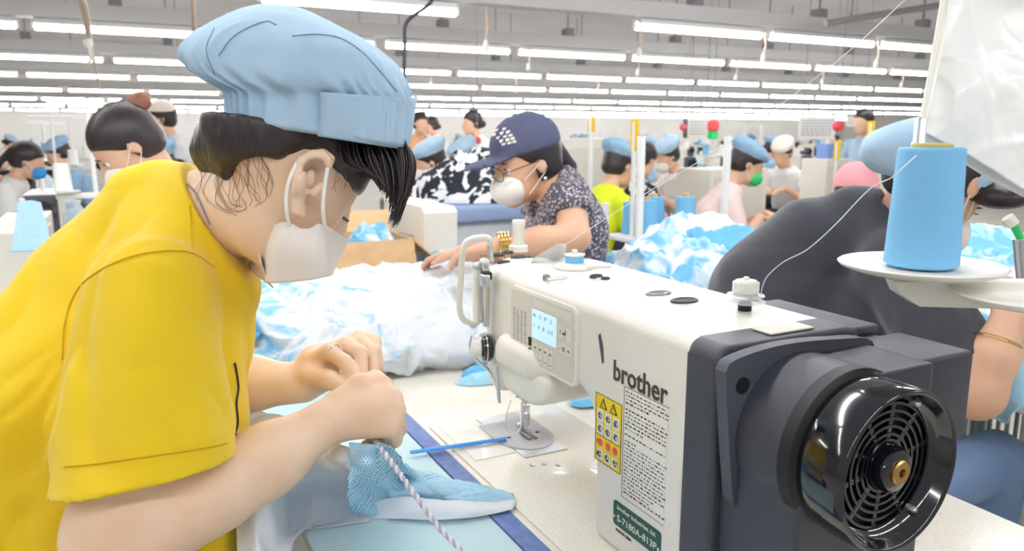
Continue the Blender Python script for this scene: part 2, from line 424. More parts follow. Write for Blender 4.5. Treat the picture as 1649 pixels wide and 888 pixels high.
        return arr_mesh(name, V, Fc)
    def obj(s, name, m, parent, vox, disp=None, smooth=1): return link(name, s.mesh(name, vox, disp, smooth), m, parent, world=True)
def basis(f, u):
    f = np.array(f, float); f /= np.linalg.norm(f); u = np.array(u, float); l = np.cross(u, f); l /= np.linalg.norm(l); u = np.cross(f, l)
    return np.stack([f, l, u], 1)      # columns: forward, left, up
def patch(name, G, m, parent=None, nu=60, nv=60, amp=.004, fs=12, seed=0, thick=.0015, warp=.8, world=True, fine=0):
    """a draped cloth through a grid of control points, with folds"""
    G = np.asarray(G, float); Q = up_rows(G, nu); Q = np.swapaxes(up_rows(np.swapaxes(Q, 0, 1), nv), 0, 1)
    du = np.gradient(Q, axis=0); dv = np.gradient(Q, axis=1); N = np.cross(du, dv); N /= (np.linalg.norm(N, axis=-1, keepdims=True) + 1e-9)
    h = folds(Q * fs, seed, warp) * amp
    if fine: h = h + fbm(Q * fs * 5, 2, seed + 5) * fine
    Q = Q + N * h[..., None]; V = Q.reshape(-1, 3); i = np.arange(nu - 1)[:, None] * nv + np.arange(nv - 1)[None]
    Fc = np.stack([i, i + nv, i + nv + 1, i + 1], -1).reshape(-1, 4); me = arr_mesh(name, V, Fc)
    uv = me.uv_layers.new(name='UVMap'); lu = np.linalg.norm(du, axis=-1).mean() * nu; lv = np.linalg.norm(dv, axis=-1).mean() * nv
    ids = np.empty(len(me.loops), np.int32); me.loops.foreach_get('vertex_index', ids)
    UV = np.stack([(ids // nv) / nu * lu, (ids % nv) / nv * lv], -1) * 190; uv.data.foreach_set('uv', UV.astype(np.float32).ravel())
    o = link(name, me, m, parent, world=world)
    if thick:
        md = o.modifiers.new('thickness', 'SOLIDIFY'); md.thickness = thick; md.offset = 0
    return o
def mound(name, c, rx, ry, h, m, amp=.03, fs=9, seed=0, rz=0, n=70, parent=None, p=2.2, edge=.12, base=0.0, ck=.9):
    """a heap of cloth: domed, crumpled, with an irregular outline, standing on z=c[2]"""
    c = np.array(c, float); rr = np.linspace(0, 1, n); th = np.linspace(0, 2 * PI, 2 * n, endpoint=False); R, TH = np.meshgrid(rr, th, indexing='ij')
    dirs = np.stack([np.cos(TH), np.sin(TH), 0 * TH], -1); out = 1 + edge * fbm(dirs * 1.7 + seed * 3.1, 3, seed)
    x = R * rx * out * np.cos(TH); y = R * ry * out * np.sin(TH); z = h * (1 - R ** p) ** .75 + base
    P = np.stack([x, y, z], -1); f = folds(P * fs + seed * 5.7, seed, ck) * amp * np.clip((1 - R) * 6, 0, 1) * np.clip(.35 + z / max(h, 1e-3), 0, 1)
    z = np.maximum(z + f, 0.002); g = folds(P * fs + 31 + seed, seed + 3, ck) * amp * .4 * np.clip(R * 3, 0, 1)
    x = x + g * np.cos(TH); y = y + g * np.sin(TH)
    ca, sa = math.cos(rz), math.sin(rz); V = np.stack([x * ca - y * sa, x * sa + y * ca, z], -1).reshape(-1, 3); k = 2 * n
    i = (np.arange(n - 1)[:, None] * k + np.arange(k)[None]); j = (np.arange(n - 1)[:, None] * k + (np.arange(k)[None] + 1) % k)
    Fc = np.stack([i, i + k, j + k, j], -1).reshape(-1, 4); me = arr_mesh(name, V, Fc)
    o = link(name, me, m, parent); o.location = Vector([float(v) for v in c]); return o
# ------------------------------------------------------------------ the hall
def struct(name, mb, m, smooth=None): o = mb.build(name, m, None, smooth); return tag(o, kind='structure')
struct('floor', MB().bb((-9, -3, -.1), (40, 32.5, 0)), FLOOR)
struct('ceiling', MB().bb((-9, 2.4, 3.3), (40, 32.5, 3.4)), CEIL)
struct('wall_back', MB().bb((-9, 32, 0), (40, 32.2, 3.3)), WALL)
struct('wall_right', MB().bb((38, -3, 0), (38.2, 32, 3.3)), WALL)
struct('wall_left', MB().bb((-9, 2, 0), (-8.8, 32, 3.3)), WALL)

# ------------------------------------------------------------------ ceiling lights: rows along X
PZ = 2.05; TL = 1.2
def make_tube(L=TL):
    t = T('tube_light', 'x', 'ceiling light')
    MB().lathe([(.004, -L / 2), (.021, -L / 2 + .002), (.021, L / 2 - .002), (.004, L / 2)], (0, 0, 0), (1, 0, 0), 10).build('lamp', TUBEM, t)
    MB().prism([(-.045, .022), (-.015, .034), (.015, .034), (.045, .022), (.03, .06), (-.03, .06)], (L, 0, 0), (-L / 2, 0, 0), (0, 1, 0), (0, 0, 1)).build('reflector', HOUS, t)
    [MB().box((k * (L / 2 + .012), 0, .015), (.024, .034, .06), .004).build('end_socket', HOUS, t) for k in (-1, 1)]
    return t
tube0 = make_tube(); used = [False]
def tube_at(x, y, z, label, group):
    o = tube_copy = tube0 if not used[0] else tree_copy(tube0)
    used[0] = True; o.location = (x, y, z); o['label'] = label; o['group'] = group
ORD = 'first second third fourth fifth sixth seventh eighth ninth tenth eleventh twelfth thirteenth fourteenth fifteenth sixteenth seventeenth eighteenth nineteenth twentieth'.split()
rows = [ # Y, z, x of one joint, pitch, first, last
    (4.78, 2.05, 4.70, 1.31, -3, 4, 'nearest row'),
    (6.75, 2.05, 4.78, 1.32, -6, 6, 'second row'),
    (9.45, 2.05, 5.3, 1.32, -9, 8, 'third row'),
    (12.2, 2.05, 5.6, 1.32, -11, 11, 'fourth row'),
    (16.2, 2.05, 5.9, 1.32, -14, 14, 'fifth row'),
    (20.4, 2.05, 5.2, 1.32, -13, 18, 'sixth row'),
    (25.2, 2.05, 5.5, 1.32, -14, 20, 'seventh row'), (30.2, 2.05, 5.1, 1.32, -14, 24, 'eighth row')]
for ri, (Y, z, x0, p, a, b, nm) in enumerate(rows):
    def pxx(x, Y=Y, z=z): d = np.array([x, Y, z]) - CAMP; return 824.5 + F * (d @ _r) / (d @ _fw)
    vis = 0
    for i in range(a, b):
        if ri == 0 and i == -2: continue                       # the dark gap with no tube
        xc = x0 + (i + .5) * p
        if xc < -8 or pxx(xc + .6) < -150 or pxx(xc - .6) > 1800: continue
        on = pxx(xc + .6) > 10 and pxx(xc - .6) < 1500 and not (ri < 5 and pxx(xc - .6) > 320 and pxx(xc + .6) < 600)
        if on: vis += 1
        if ri < 5 and on: tube_at(xc, Y, z, 'white fluorescent tube, %s from the left in the ' % ORD[vis - 1] + nm, 'fluorescent tubes in the ' + nm)
        else: tube_at(xc, Y, z, 'white fluorescent tube hanging in the ' + nm + (' outside the view' if not on else ''), 'fluorescent tubes in the ' + nm)
    t = T('light_channel', 'grey metal channel carrying the tubes of the ' + nm, 'channel', (x0 + (a + b) / 2 * p, Y, z + .1))
    Lc = (b - a) * p; MB().bb((-Lc / 2, -.075, -.035), (Lc / 2, .075, .075), .006).build('channel_body', CHAN, t)
    hm = []
    if ri < 4:
        for i in range(a, b, 1):
            if len(hm) > 14: break
            xx = (i - (a + b) / 2 + .45) * p; hm.append(xx); q = MB(); q.bb((xx - .006, -.006, .07), (xx + .006, .006, 3.3 - z - .1)); q.bb((xx - .045, -.05, .07), (xx + .045, .05, .15), .004)
            q.build('hanger', IRON, t)
for Y in (3.0, 1.3, -.5):                                       # the rows over the camera's own line
    for i in range(-2, 4 if Y > 2 else 3):
        tube_at(.4 + i * 1.32, Y, 2.05 if Y < 2 else 2.1, 'white fluorescent tube over the near sewing line', 'fluorescent tubes over the near line')
# hanging pull switches at the joints
def pull(px, y0, y1, Y, lab):
    a = AY(px, y0, Y - .05); a[2] = 2.10; b = AY(px, y1, Y - .05); t = T('pull_switch', lab, 'pull switch', a)
    MB().tube(spline([a, (a + b) / 2 + [.01, 0, 0], [a[0], a[1], b[2] + .05]], 4), .007, 6).build('cord', ROPE, t, world=True)
    MB().lathe([(.006, .07), (.016, .05), (.02, .02), (.014, 0), (.004, -.005)][::-1], (a[0], a[1], b[2]), (0, 0, 1), 12).build('switch_body', RACK, t, world=True)
for px, y0, y1, Y, l in [(782, 26, 82, 4.78, 'at the right end of the top left tube'), (1030, 46, 92, 4.78, 'left of the long bright tube at top centre'), (1231, 60, 100, 4.78, 'between the two bright tubes at top right'), (1413, 76, 110, 4.78, 'below the top right tube near the spool bag'),
                         (851, 86, 114, 6.75, 'above the navy cap'), (1028, 95, 122, 6.75, 'in the second row above the lime shirt'), (1186, 104, 130, 6.75, 'in the second row above the pink worker'), (1325, 112, 138, 6.75, 'in the second row above the notices'), (1453, 118, 143, 6.75, 'in the second row beside the plastic bag'),
                         (694, 118, 140, 9.45, 'beside the front of the blue cap'), (831, 126, 150, 9.45, 'in the third row above the navy cap'), (963, 132, 148, 9.45, 'in the third row right of the navy cap')]:
    pull(px, y0, y1, Y, 'white pull switch on a short cord, ' + l)
# rope and cables that trail along the hall
q = [A(118, -25, 3.2), A(134, 8, 3.7), A(141, 45, 4.6), A(146, 78, 5.8), A(153, 105, 7.4), A(158, 130, 10), A(166, 160, 15)]
tag(MB().tube(spline(q, 8), [.022 - .0002 * i for i in range(49)], 8).build('hanging_rope', ROPE, None), 'twisted pale brown rope bundle trailing from the ceiling at top left', 'rope')
k = T('rope_knot', 'white knotted plastic tie on the pale brown rope at upper left', 'tie', A(142, 70, 5.0))
MB().ball((0, 0, 0), (.03, .025, .04), 6).build('knot', RACK, k); MB().tube([(0, 0, 0), (.01, 0, -.08), (-.01, 0, -.13)], .012, 6).build('tail', RACK, k)
q = [A(705, -20, 3.6), A(690, 8, 3.65), A(655, 36, 3.7), A(652, 80, 3.7), A(650, 150, 3.7), A(650, 190, 3.7)]
tag(MB().tube(spline(q, 6), .009, 8).build('power_cable', CABLE, None), 'black power cable dropping from the ceiling behind the light blue cap', 'cable')
q = [A(384, -20, 5), A(381, 10, 5), A(384, 40, 5), A(380, 70, 5)]
q = [A(308, -20, 3.9), A(311, 15, 4.1), A(313, 60, 4.5), A(316, 100, 5)]
tag(MB().tube(spline(q, 6), .012, 8).build('hanging_rope', ROPE, None), 'pale cord hanging from the ceiling left of the light blue cap', 'cord')
q = [AY(1330, 38, 4.3), AY(1400, 26, 4.2), AY(1520, 8, 4.1), AY(1600, -4, 4.0)]
tag(MB().tube(spline(q, 6), .025, 8).build('ceiling_pipe', IRON, None), 'thin grey pipe running under the ceiling at top right', 'pipe')

# ------------------------------------------------------------------ the near sewing table
TZ = .72
t = T('sewing_table', 'cream speckled sewing table top with navy taped edge under the large machine', 'table', (.8, 1.0, 0))
MB().bb((.494, .25, TZ - .03), (1.15, 1.74, TZ), .004).build('tabletop', TABLE, t, world=True)
MB().bb((.462, .25, TZ - .029), (.494, 1.74, TZ + .0012), .001).build('edge_tape', TAPE, t, world=True)
for x in (.56, 1.08):
    for y in (.35, 1.64): MB().bb((x - .02, y - .02, .0), (x + .02, y + .02, TZ - .03), .003).build('leg', IRON, t, world=True)
MB().bb((.56, .37, .12), (.58, 1.62, .16)).build('stretcher', IRON, t, world=True)
t = T('side_panel_board', 'pale blue board extending the sewing table toward the seated woman', 'board', (.3, 1.0, 0))
MB().bb((.20, .55, TZ - .02), (.461, 1.7, TZ - .0005), .003).build('board', PALEB, t, world=True)
for y in (.62, 1.6): MB().bb((.24, y - .015, 0), (.27, y + .015, TZ - .02)).build('support_leg', IRON, t, world=True)

# ------------------------------------------------------------------ the large sewing machine
M0 = T('sewing_machine', 'large cream industrial sewing machine with black handwheel and brother logo in the foreground', 'sewing machine', (.67, 1.0, TZ))
XF = .567; ZT = 1.06
def rr2(y, z, cy, cz, hy, hz, r):
    qy = np.abs(y - cy) - hy + r; qz = np.abs(z - cz) - hz + r; return np.hypot(np.maximum(qy, 0), np.maximum(qz, 0)) + np.minimum(np.maximum(qy, qz), 0) - r
def smin(a, b, k): h = np.clip(.5 + .5 * (b - a) / k, 0, 1); return b * (1 - h) + a * h - k * h * (1 - h)
def casting(P):
    x, y, z = P[..., 0], P[..., 1], P[..., 2]
    d = smin(rr2(y, z, 1.0, .995, .335, .065, .02), rr2(y, z, .762, .885, .1, .165, .02), .075)
    d = smin(d, rr2(y, z, 1.16, .955, .15, .085, .03), .03); d = smin(d, rr2(y, z, 1.235, .90, .075, .062, .02), .02)
    d = np.maximum(d, z - 1.06); r = .018; dx = np.abs(x - .679) - .112
    return np.hypot(np.maximum(d + r, 0), np.maximum(dx + r, 0)) + np.minimum(np.maximum(d + r, dx + r), 0) - r
s = S().fn(casting, (.679, 1.0, .9), .42, .01)
s.plane((.73, 1.275, 1.0), (.55, .83, 0), k=.05, c=(.82, 1.37, 1.0), R=.15)
s.plane((.595, 1.265, 1.0), (-.75, .66, 0), k=.04, c=(.53, 1.36, .95), R=.19)
s.plane((0, 0, TZ + .004), (0, 0, -1), k=.002)
s.obj('arm_casting', CREAM, M0, .0036)
PLG = mat('plate_silver', 'c9cbd2', .3, metal=.35)
# bed with the slide plates, needle plate and feed dogs
b = MB().bb((.505, .60, TZ), (.79, 1.35, TZ + .004), .003); b.build('bed', TABLE, M0, world=True)
MB().bb((.52, 1.16, TZ + .004), (.60, 1.34, TZ + .0055), .001).build('slide_plate', PLATEW, M0, world=True)
MB().bb((.602, 1.13, TZ + .004), (.69, 1.34, TZ + .0062), .001).build('slide_plate', PLG, M0, world=True)
npz = MB(); pl = [(.60, 1.20), (.60, 1.30), (.69, 1.30), (.69, 1.20)] ; a = [(.645 + .055 * math.cos(x), 1.22 - .07 * math.sin(x)) for x in np.linspace(0, PI, 14)]
npz.prism([(.59, 1.30)] + a[::-1] + [(.70, 1.30)], (0, 0, .002), (0, 0, TZ + .0062)); o = npz.build('needle_plate', PLG, M0, world=True)
for (x, y) in ((.615, 1.22), (.675, 1.22), (.60, 1.10), (.62, 1.095), (.64, 1.08)): MB().lathe([(.005, 0), (.0055, .001), (.004, .0022)], (x, y, TZ + .006 if y > 1.13 else TZ + .004), (0, 0, 1), 12).build('plate_screw', STEEL, M0, world=True)
f = MB(); f.bb((.642, 1.19, TZ + .008), (.648, 1.225, TZ + .012)); f.bb((.654, 1.19, TZ + .008), (.660, 1.225, TZ + .012)); f.build('feed_dog', IRON, M0, world=True)
# needle bar, presser bar and foot
nx, ny = .652, 1.235
MB().tube([(nx, ny, .86), (nx, ny, .795)], .005, 12).build('needle_bar', CHROME, M0, world=True)
c = MB(); c.box((nx, ny, .80), (.014, .014, .014), .002); c.tube([(nx - .014, ny, .80), (nx - .004, ny, .80)], .003, 8); c.build('needle_clamp', CHROME, M0, world=True)
MB().tube([(nx, ny, .795), (nx, ny, .77), (nx, ny, .735)], [.0014, .0012, .0006], 8).build('needle', STEEL, M0, world=True)
MB().tube([(nx + .012, ny + .012, .86), (nx + .012, ny + .012, .772)], .0055, 12).build('presser_bar', CHROME, M0, world=True)
f = MB(); f.box((nx + .01, ny + .008, .768), (.014, .016, .026), .002); f.tube([(nx + .008, ny, .762), (nx + .006, ny - .006, .742)], .006, 8); f.bb((nx - .010, ny - .032, .7275), (nx + .0, ny + .012, .731), .001); f.bb((nx + .004, ny - .032, .7275), (nx + .014, ny + .012, .731), .001); f.box((nx + .002, ny + .006, .737), (.022, .012, .014), .002)
f.build('presser_foot', CHROME, M0, world=True)
MB().tube(spline([(nx - .03, ny - .01, .80), (nx - .045, ny - .02, .77), (nx - .04, ny - .035, .745), (nx - .02, ny - .03, .75), (nx - .015, ny - .015, .775)], 6), .0012, 6).build('finger_guard', STEEL, M0, world=True)
# head front: thread guards, take-up lever guard, tension
XP = XF - .012
s = S(); s.box((.574, 1.085, .928), (.022, .060, .024), rnd=.014, k=.02); s.cap((.576, 1.13, .925), (.58, 1.00, .928), .02, .016, k=.03); s.plane((.54, 1.1, .950), (-.5, 0, .87), k=.01)
s.obj('tension_cover', CREAM2, M0, .0025)
s = S(); s.box((.612, 1.08, .888), (.052, .105, .032), rnd=.014, k=.01); s.plane((.6, 1.15, .88), (0, .75, -.66), k=.012); s.plane((.6, 1.0, .872), (0, -.42, -.9), k=.012)
s.obj('face_cover', CREAM2, M0, .0028)
def FX(px, py, x): return AX(px, py, x)
gp = [(788, 392, .59), (786, 384, .56), (770, 383, .535), (752, 390, .515), (745, 410, .51), (742, 450, .51), (740, 492, .51), (744, 512, .515), (756, 520, .53), (768, 520, .555)]
MB().tube(spline([FX(px, py, x) for px, py, x in gp], 6), .0055, 10).build('take_up_guard', PLATEW, M0, world=True)
MB().tube([FX(788, 390, .59), FX(791, 422, .59)], .005, 10).build('guard_pin', STEEL, M0, world=True)
g = MB()
for px0, w_, m_ in ((768, 9, None),):
    g.tube([FX(768, 430, .55), FX(768, 520, .55)], .0075, 10)
g.build('thread_rail', PLATEW, M0, world=True)
g = MB(); g.tube([FX(785, 432, .556), FX(783, 525, .556)], .008, 10, flat=.6); g.tube([FX(776, 425, .552), FX(776, 520, .552)], .003, 8); g.build('take_up_slot', CHROME, M0, world=True)
g = MB(); g.ball(FX(780, 424, .56), (.009, .012, .010), 8); g.ball(FX(768, 430, .55), (.008, .009, .009), 8); g.box(FX(781, 452, .548), (.012, .022, .022), .003); g.ball(FX(762, 522, .545), (.008, .008, .008), 8); g.build('thread_guide', STEEL, M0, world=True)
MB().box(FX(783, 444, .552), (.016, .018, .014), .003).build('lever_slot_shadow_block', BLACKM, M0, world=True).name = 'take_up_shadow_block'  # matt black block stands in for the shade inside the lever slot
c = FX(781, 548, .555); g = MB(); g.ball(c, (.02, .02, .014), 8); g.tube([c + [0, .01, .0], c + [-.012, .024, -.012], c + [-.01, .03, -.03]], .004, 8); g.build('check_spring_guide', STEEL, M0, world=True)
kc = FX(783, 560, .55)
MB().lathe([(.021, 0), (.024, .004), (.024, .008), (.016, .010), (.023, .013), (.023, .016), (.012, .018), (.010, .026)], kc + [.008, -.004, 0], (-1, .25, 0), 28).build('tension_disc', BLACK, M0, world=True)
MB().lathe([(.023, .010), (.0245, .0105), (.0245, .0125), (.023, .013)], kc + [.009, -.004, 0], (-1, .25, 0), 28).build('tension_ring', CHROME, M0, world=True)
g = MB(); n_ = 22; pr = [(.013, .018), (.0155, .020), (.0155, .032), (.013, .034), (.005, .035)]; g.lathe(pr, kc + [.008, -.004, 0], (-1, .25, 0), 28); g.build('tension_knob', PLATEW, M0, world=True)
MB().tube(spline([FX(760, 540, .55), FX(757, 560, .548), FX(770, 580, .55), FX(790, 600, .558), FX(800, 628, .575)], 5), .0022, 8).build('lower_thread_guide', CHROME, M0, world=True)
g = MB(); g.prism([(0, 0), (.006, .008), (.012, -.02), (.016, -.055), (.010, -.05), (.004, -.025)], (-.004, 0, 0), FX(800, 596, .556), (0, -1, 0), (0, 0, 1)); g.build('thread_cutter', STEEL, M0, world=True)
# hand lamp glow: small work light under the arm
wl = T('needle_lamp', 'small lit lamp fixed under the machine head above the needle', 'lamp', (.70, 1.19, .865))
MB().lathe([(.012, 0), (.014, .004), (.012, .012), (.006, .016)], (.70, 1.19, .848), (0, 0, 1), 16).build('lamp_body', mat('led', (255, 255, 250), .5, emit=20), wl, world=True)
ld = bpy.data.lights.new('needle_light', 'SPOT'); ld.energy = 2.2; ld.spot_size = 1.9; ld.spot_blend = .8; ld.shadow_soft_size = .015; lo_ = bpy.data.objects.new('needle_light', ld); COL.objects.link(lo_); lo_.location = (.0, .0, -.022); lo_.parent = wl; lo_.rotation_euler = (0, .25, 0)
# top of the arm
def TP(px, py, z=ZT): return AZ(px, py, z)
c = TP(835, 405); g = MB(); g.lathe([(.019, 0), (.019, .011), (.0165, .013), (.012, .013), (.0115, .048), (.0125, .05), (.0125, .061), (.011, .063)], c, (0, 0, 1), 24); g.build('thread_post', PLATEW, M0, world=True)
c = TP(925, 432); g = MB(); g.lathe([(.034, 0), (.036, .003), (.034, .006), (.022, .007), (.021, .010)], c, (0, 0, 1), 32); g.build('winder_base', PLATEW, M0, world=True)
MB().lathe([(.0165, .010), (.0165, .023)], c, (0, 0, 1), 28).build('bobbin_thread', CONE, M0, world=True)
g = MB(); g.lathe([(.018, .0225), (.018, .0245), (.005, .0248), (.005, .031), (.003, .033)], c, (0, 0, 1), 24); g.build('bobbin_flange', PLATEW, M0, world=True)
MB().lathe([(.0045, .024), (.0045, .031), (.003, .033)], c, (0, 0, 1), 12).build('winder_spindle', DARK2, M0, world=True)
a = TP(945, 431, ZT + .016); b_ = TP(984, 428, ZT + .016); MB().tube(spline([a, (a + b_) / 2, b_], 4), [.0035, .0035, .0035, .0035, .0035, .0035, .004, .005, .0035], 8).build('winder_lever', PLATEW, M0, world=True)
a = TP(880, 451, ZT + .006); b_ = TP(912, 447, ZT + .006); MB().tube([a, b_], .003, 8).build('winder_guide', STEEL, M0, world=True)
MB().lathe([(.006, 0), (.006, .008), (.004, .010)], TP(880, 452), (0, 0, 1), 12).build('guide_screw', IRON, M0, world=True)
g = MB(); a = TP(880, 425); b_ = TP(905, 418); g.prism([(0, 0), (.06, 0), (.06, .03), (.045, .032), (0, .004)], (.022, .03, 0), TP(855, 424), (.86, -.5, 0), (0, 0, 1)); g.build('eye_guard', mat('clear_plastic', 'e8eef0', .12, alpha=.35, spec=.6), M0, world=True)
for i, (px, py, rx, ry) in enumerate([(803, 413, .012, .010), (817, 409, .012, .008), (836, 417, .018, .010), (811, 425, .013, .006), (892, 421, .010, .012), (960, 448, .012, .007), (975, 452, .008, .006), (955, 450, .006, .006), (1102, 488, .022, .014), (1060, 476, .022, .012)]):
    cc = TP(px, py, ZT - .002); g = MB(); R = np.array([[rx / .01, 0, 0], [0, ry / .01, 0], [0, 0, 1]])
    pr = [(.010, 0), (.010, .0045), (.0085, .0055), (.007, .0035)]
    V = MB().lathe(pr, (0, 0, 0), (0, 0, 1), 24); V.v = [tuple(np.array(v) @ R.T + cc) for v in V.v]; V.build('oil_cap' if i != 9 else 'oil_sight', DARK if i != 9 else mat('sight_glass', '8c8c8a', .15, spec=.6), M0, world=True)
c = TP(1199, 500); MB().lathe([(.009, 0), (.009, .010), (.008, .011)], c, (0, 0, 1), 20).build('tension_stem', BLACKM, M0, world=True)
CLEAR = mat('clear_disc', 'e9ecec', .1, alpha=.5, spec=.7)
MB().lathe([(.018, .009), (.026, .012), (.026, .0135), (.012, .0165), (.025, .020), (.024, .0215), (.010, .024)], c, (0, 0, 1), 32).build('pretension_disc', CLEAR, M0, world=True)
g = MB(); 
for k in range(20):
    a = 2 * PI * k / 20; g.box(c + [math.cos(a) * .0155, math.sin(a) * .0155, .032], (.003, .003, .013), .0008)
g.lathe([(.0155, .024), (.0155, .038), (.0135, .0405), (.004, .041), (.004, .044), (.003, .045)], c, (0, 0, 1), 28); g.build('pretension_knob', PLATEW, M0, world=True)
PT = c
# control panel
def YZ(y, z, d=.0): return np.array([XF - d, y, z])
def plate(name, y0, y1, z0, z1, d0, d1, m, parent, bev=.0012, r=None):
    return MB().box((XF - (d0 + d1) / 2, (y0 + y1) / 2, (z0 + z1) / 2), (abs(d1 - d0), abs(y1 - y0), abs(z1 - z0)), bev).build(name, m, parent, world=True)
def rrect(y0, y1, z0, z1, r, n=6):
    P = []
    for cy, cz, a0 in ((y1 - r, z1 - r, 0), (y0 + r, z1 - r, 90), (y0 + r, z0 + r, 180), (y1 - r, z0 + r, 270)):
        for i in range(n + 1): a = math.radians(a0 + 90 * i / n); P.append((cy + r * math.cos(a), cz + r * math.sin(a)))
    return P
# control panel: outlines use (along -Y from y=1.11, height)
def rp(name, y0, y1, z0, z1, d0, d1, m, parent, r=.008):
    P = [(1.2 - b, a) for b, a in [(y, z) for y, z in rrect(y0, y1, z0, z1, r)]]
    P = [(1.2 - y, z) for y, z in rrect(y0, y1, z0, z1, r)]; P = P[::-1]
    return MB().prism(P, (-(d1 - d0), 0, 0), (XF - d0, 1.2, 0), (0, -1, 0), (0, 0, 1)).build(name, m, parent, world=True)
cp = rp('control_panel', .903, 1.112, .928, 1.046, -.004, .004, PLATEW, M0, .014)
rp('panel_face', .908, 1.107, .933, 1.041, .004, .0048, PANEL, M0, .011)
rp('panel_band', .915, 1.03, 1.024, 1.036, .0048, .0052, PANEL2, M0, .003)
rp('display', .958, 1.033, .975, 1.021, .0048, .0056, SCREEN, M0, .001)
bi = 0
for r_ in range(2):
    for c_ in range(4): rp('button', .966 + c_ * .016, .978 + c_ * .016, .9395 + r_ * .0155, .951 + r_ * .0155, .0048, .0062, PANEL2, M0, .002)
for (y, z) in ((.943, 1.003), (.922, 1.003)): rp('button', y - .008, y + .008, z - .009, z + .009, .0048, .0062, PANEL2, M0, .002)
rp('button', .914, .951, .972, .987, .0048, .0062, PANEL2, M0, .002)
for r_ in range(2): rp('button', 1.036, 1.043, .941 + r_ * .018, .955 + r_ * .018, .0048, .0066, BLACKM, M0, .001)
for c_ in range(4): rp('button', 1.0525 + c_ * .0125, 1.061 + c_ * .0125, .945, .955, .0048, .006, PANEL2, M0, .002)
g = MB(); rnd = random.Random(3)
for c_ in range(4):
    for z in np.arange(.958, 1.012, .0042):
        w_ = rnd.uniform(.003, .007); yc = 1.0567 + c_ * .0125; g.bb((XF - .0053, yc - w_ / 2, z), (XF - .0048, yc + w_ / 2, z + .0018))
g.build('panel_print', IRON, M0, world=True)
def text(name, body, size, y, z, m, parent, wid=None, off=.0006, bold=0, d=.0006, align='LEFT', R=None, loc=None):
    cu = bpy.data.curves.new(name, 'FONT'); cu.body = body; cu.size = size; cu.extrude = .0003; cu.offset = bold; cu.align_x = align; cu.resolution_u = 3
    o = bpy.data.objects.new(name + '_tmp', cu); COL.objects.link(o); dg = bpy.context.evaluated_depsgraph_get(); me = bpy.data.meshes.new_from_object(o.evaluated_get(dg)); bpy.data.objects.remove(o)
    v = np.empty(len(me.vertices) * 3, np.float32); me.vertices.foreach_get('co', v); v = v.reshape(-1, 3)
    sx = 1.0 if wid is None else wid / max(v[:, 0].max() - v[:, 0].min(), 1e-5)
    if R is None: Wd = np.stack([XF - off - v[:, 2], y - v[:, 0] * sx, z + v[:, 1]], -1)
    else: Wd = v * [sx, 1, 1] @ np.array(R, float).T + loc
    me.vertices.foreach_set('co', Wd.astype(np.float32).ravel()); me.update(); me.materials.clear()
    return link(name, me, m, parent, smooth=False, world=True)
text('button_symbols', '? ↵', .012, .947, .999, INK, M0, off=.0064)
text('button_symbols', '- E +', .009, .948, .976, INK, M0, off=.0064, wid=.03)
for r_ in range(2): text('button_symbols', '+ + + +' if r_ else '- - - -', .009, 1.026, .942 + r_ * .0155, INK, M0, off=.0064, wid=.056)
text('display_text', 'A  0  P  2', .009, 1.030, 1.009, mat('lcd_ink', '8fb7cc', .5), M0, off=.0057, wid=.06)
text('display_text', '1  4  8  3.0', .009, 1.030, .992, MATS['lcd_ink'], M0, off=.0057, wid=.06)
text('brand_logo', 'brother', .0385, .816, .9685, INK, M0, wid=.114, bold=.0007)
# stickers
plate('instruction_label', .699, .789, .812, .9665, .0, .0006, PAPER, M0, .0002)
g = MB(); g.bb((XF - .0011, .697, .9655), (XF - .0003, .789, .9665)); g.bb((XF - .0011, .699, .812), (XF - .0003, .789, .8128)); g.bb((XF - .0011, .788, .812), (XF - .0003, .789, .9665)); g.build('label_frame', IRON, M0, world=True)
g = MB(); rnd = random.Random(5); z = .960
while z > .818:
    y = .785; end = .702 if rnd.random() > .25 else .702 + rnd.uniform(.02, .06)
    hd = .0024 if rnd.random() > .2 else .003
    while y > end:
        w_ = rnd.uniform(.002, .0085)
        for kk in range(max(1, int(w_ / .0017))):
            yy = y - kk * .0017; h_ = hd * rnd.choice((.55, .6, 1, .65, .9)); g.bb((XF - .0010, yy - .0013, z), (XF - .0006, yy, z + h_ * .75))
        y -= w_ + .0016
    z -= .0052 if rnd.random() > .14 else .0085
g.build('label_print', INKB, M0, world=True)
plate('warning_sticker', .793, .855, .841, .9385, .0, .0007, YELLOWS, M0, .0002)
g = MB()
for (a, b_, c_, d_) in ((.793, .855, .9378, .9385), (.793, .855, .841, .8417), (.793, .7937, .841, .9385), (.8543, .855, .841, .9385), (.793, .855, .879, .8797)): g.bb((XF - .0011, a, c_), (XF - .0007, b_, d_))
for yc in (.836, .812):
    for i, (s_, dd) in enumerate(((.009, .0011),)):
        g.prism([(-s_, 0), (s_, 0), (0, s_ * 1.7)], (-.0004, 0, 0), (XF - .0007, yc, .9195), (0, -1, 0), (0, 0, 1))
g.build('sticker_print', INKB, M0, world=True)
g = MB()
for yc in (.836, .812): g.prism([(-.0055, .0017), (.0055, .0017), (0, .0115)], (-.0004, 0, 0), (XF - .0011, yc, .9195), (0, -1, 0), (0, 0, 1))
g.build('warning_triangle', YELLOWS, M0, world=True)
for yc in (.8375, .8135): text('warning_mark', '!', .009, yc, .9225, INKB, M0, off=.0015)
g = MB()
for j, zc in enumerate((.908, .889)):
    for i in range(3): g.bb((XF - .0011, .8505 - i * .019 - .015, zc - .0085), (XF - .0007, .8505 - i * .019, zc + .0085))
for i in range(3): g.bb((XF - .0011, .8475 - i * .017 - .013, .8445), (XF - .0007, .8475 - i * .017, .8585))
g.build('pictogram_panel', PAPER, M0, world=True)
g = MB(); rnd = random.Random(9)
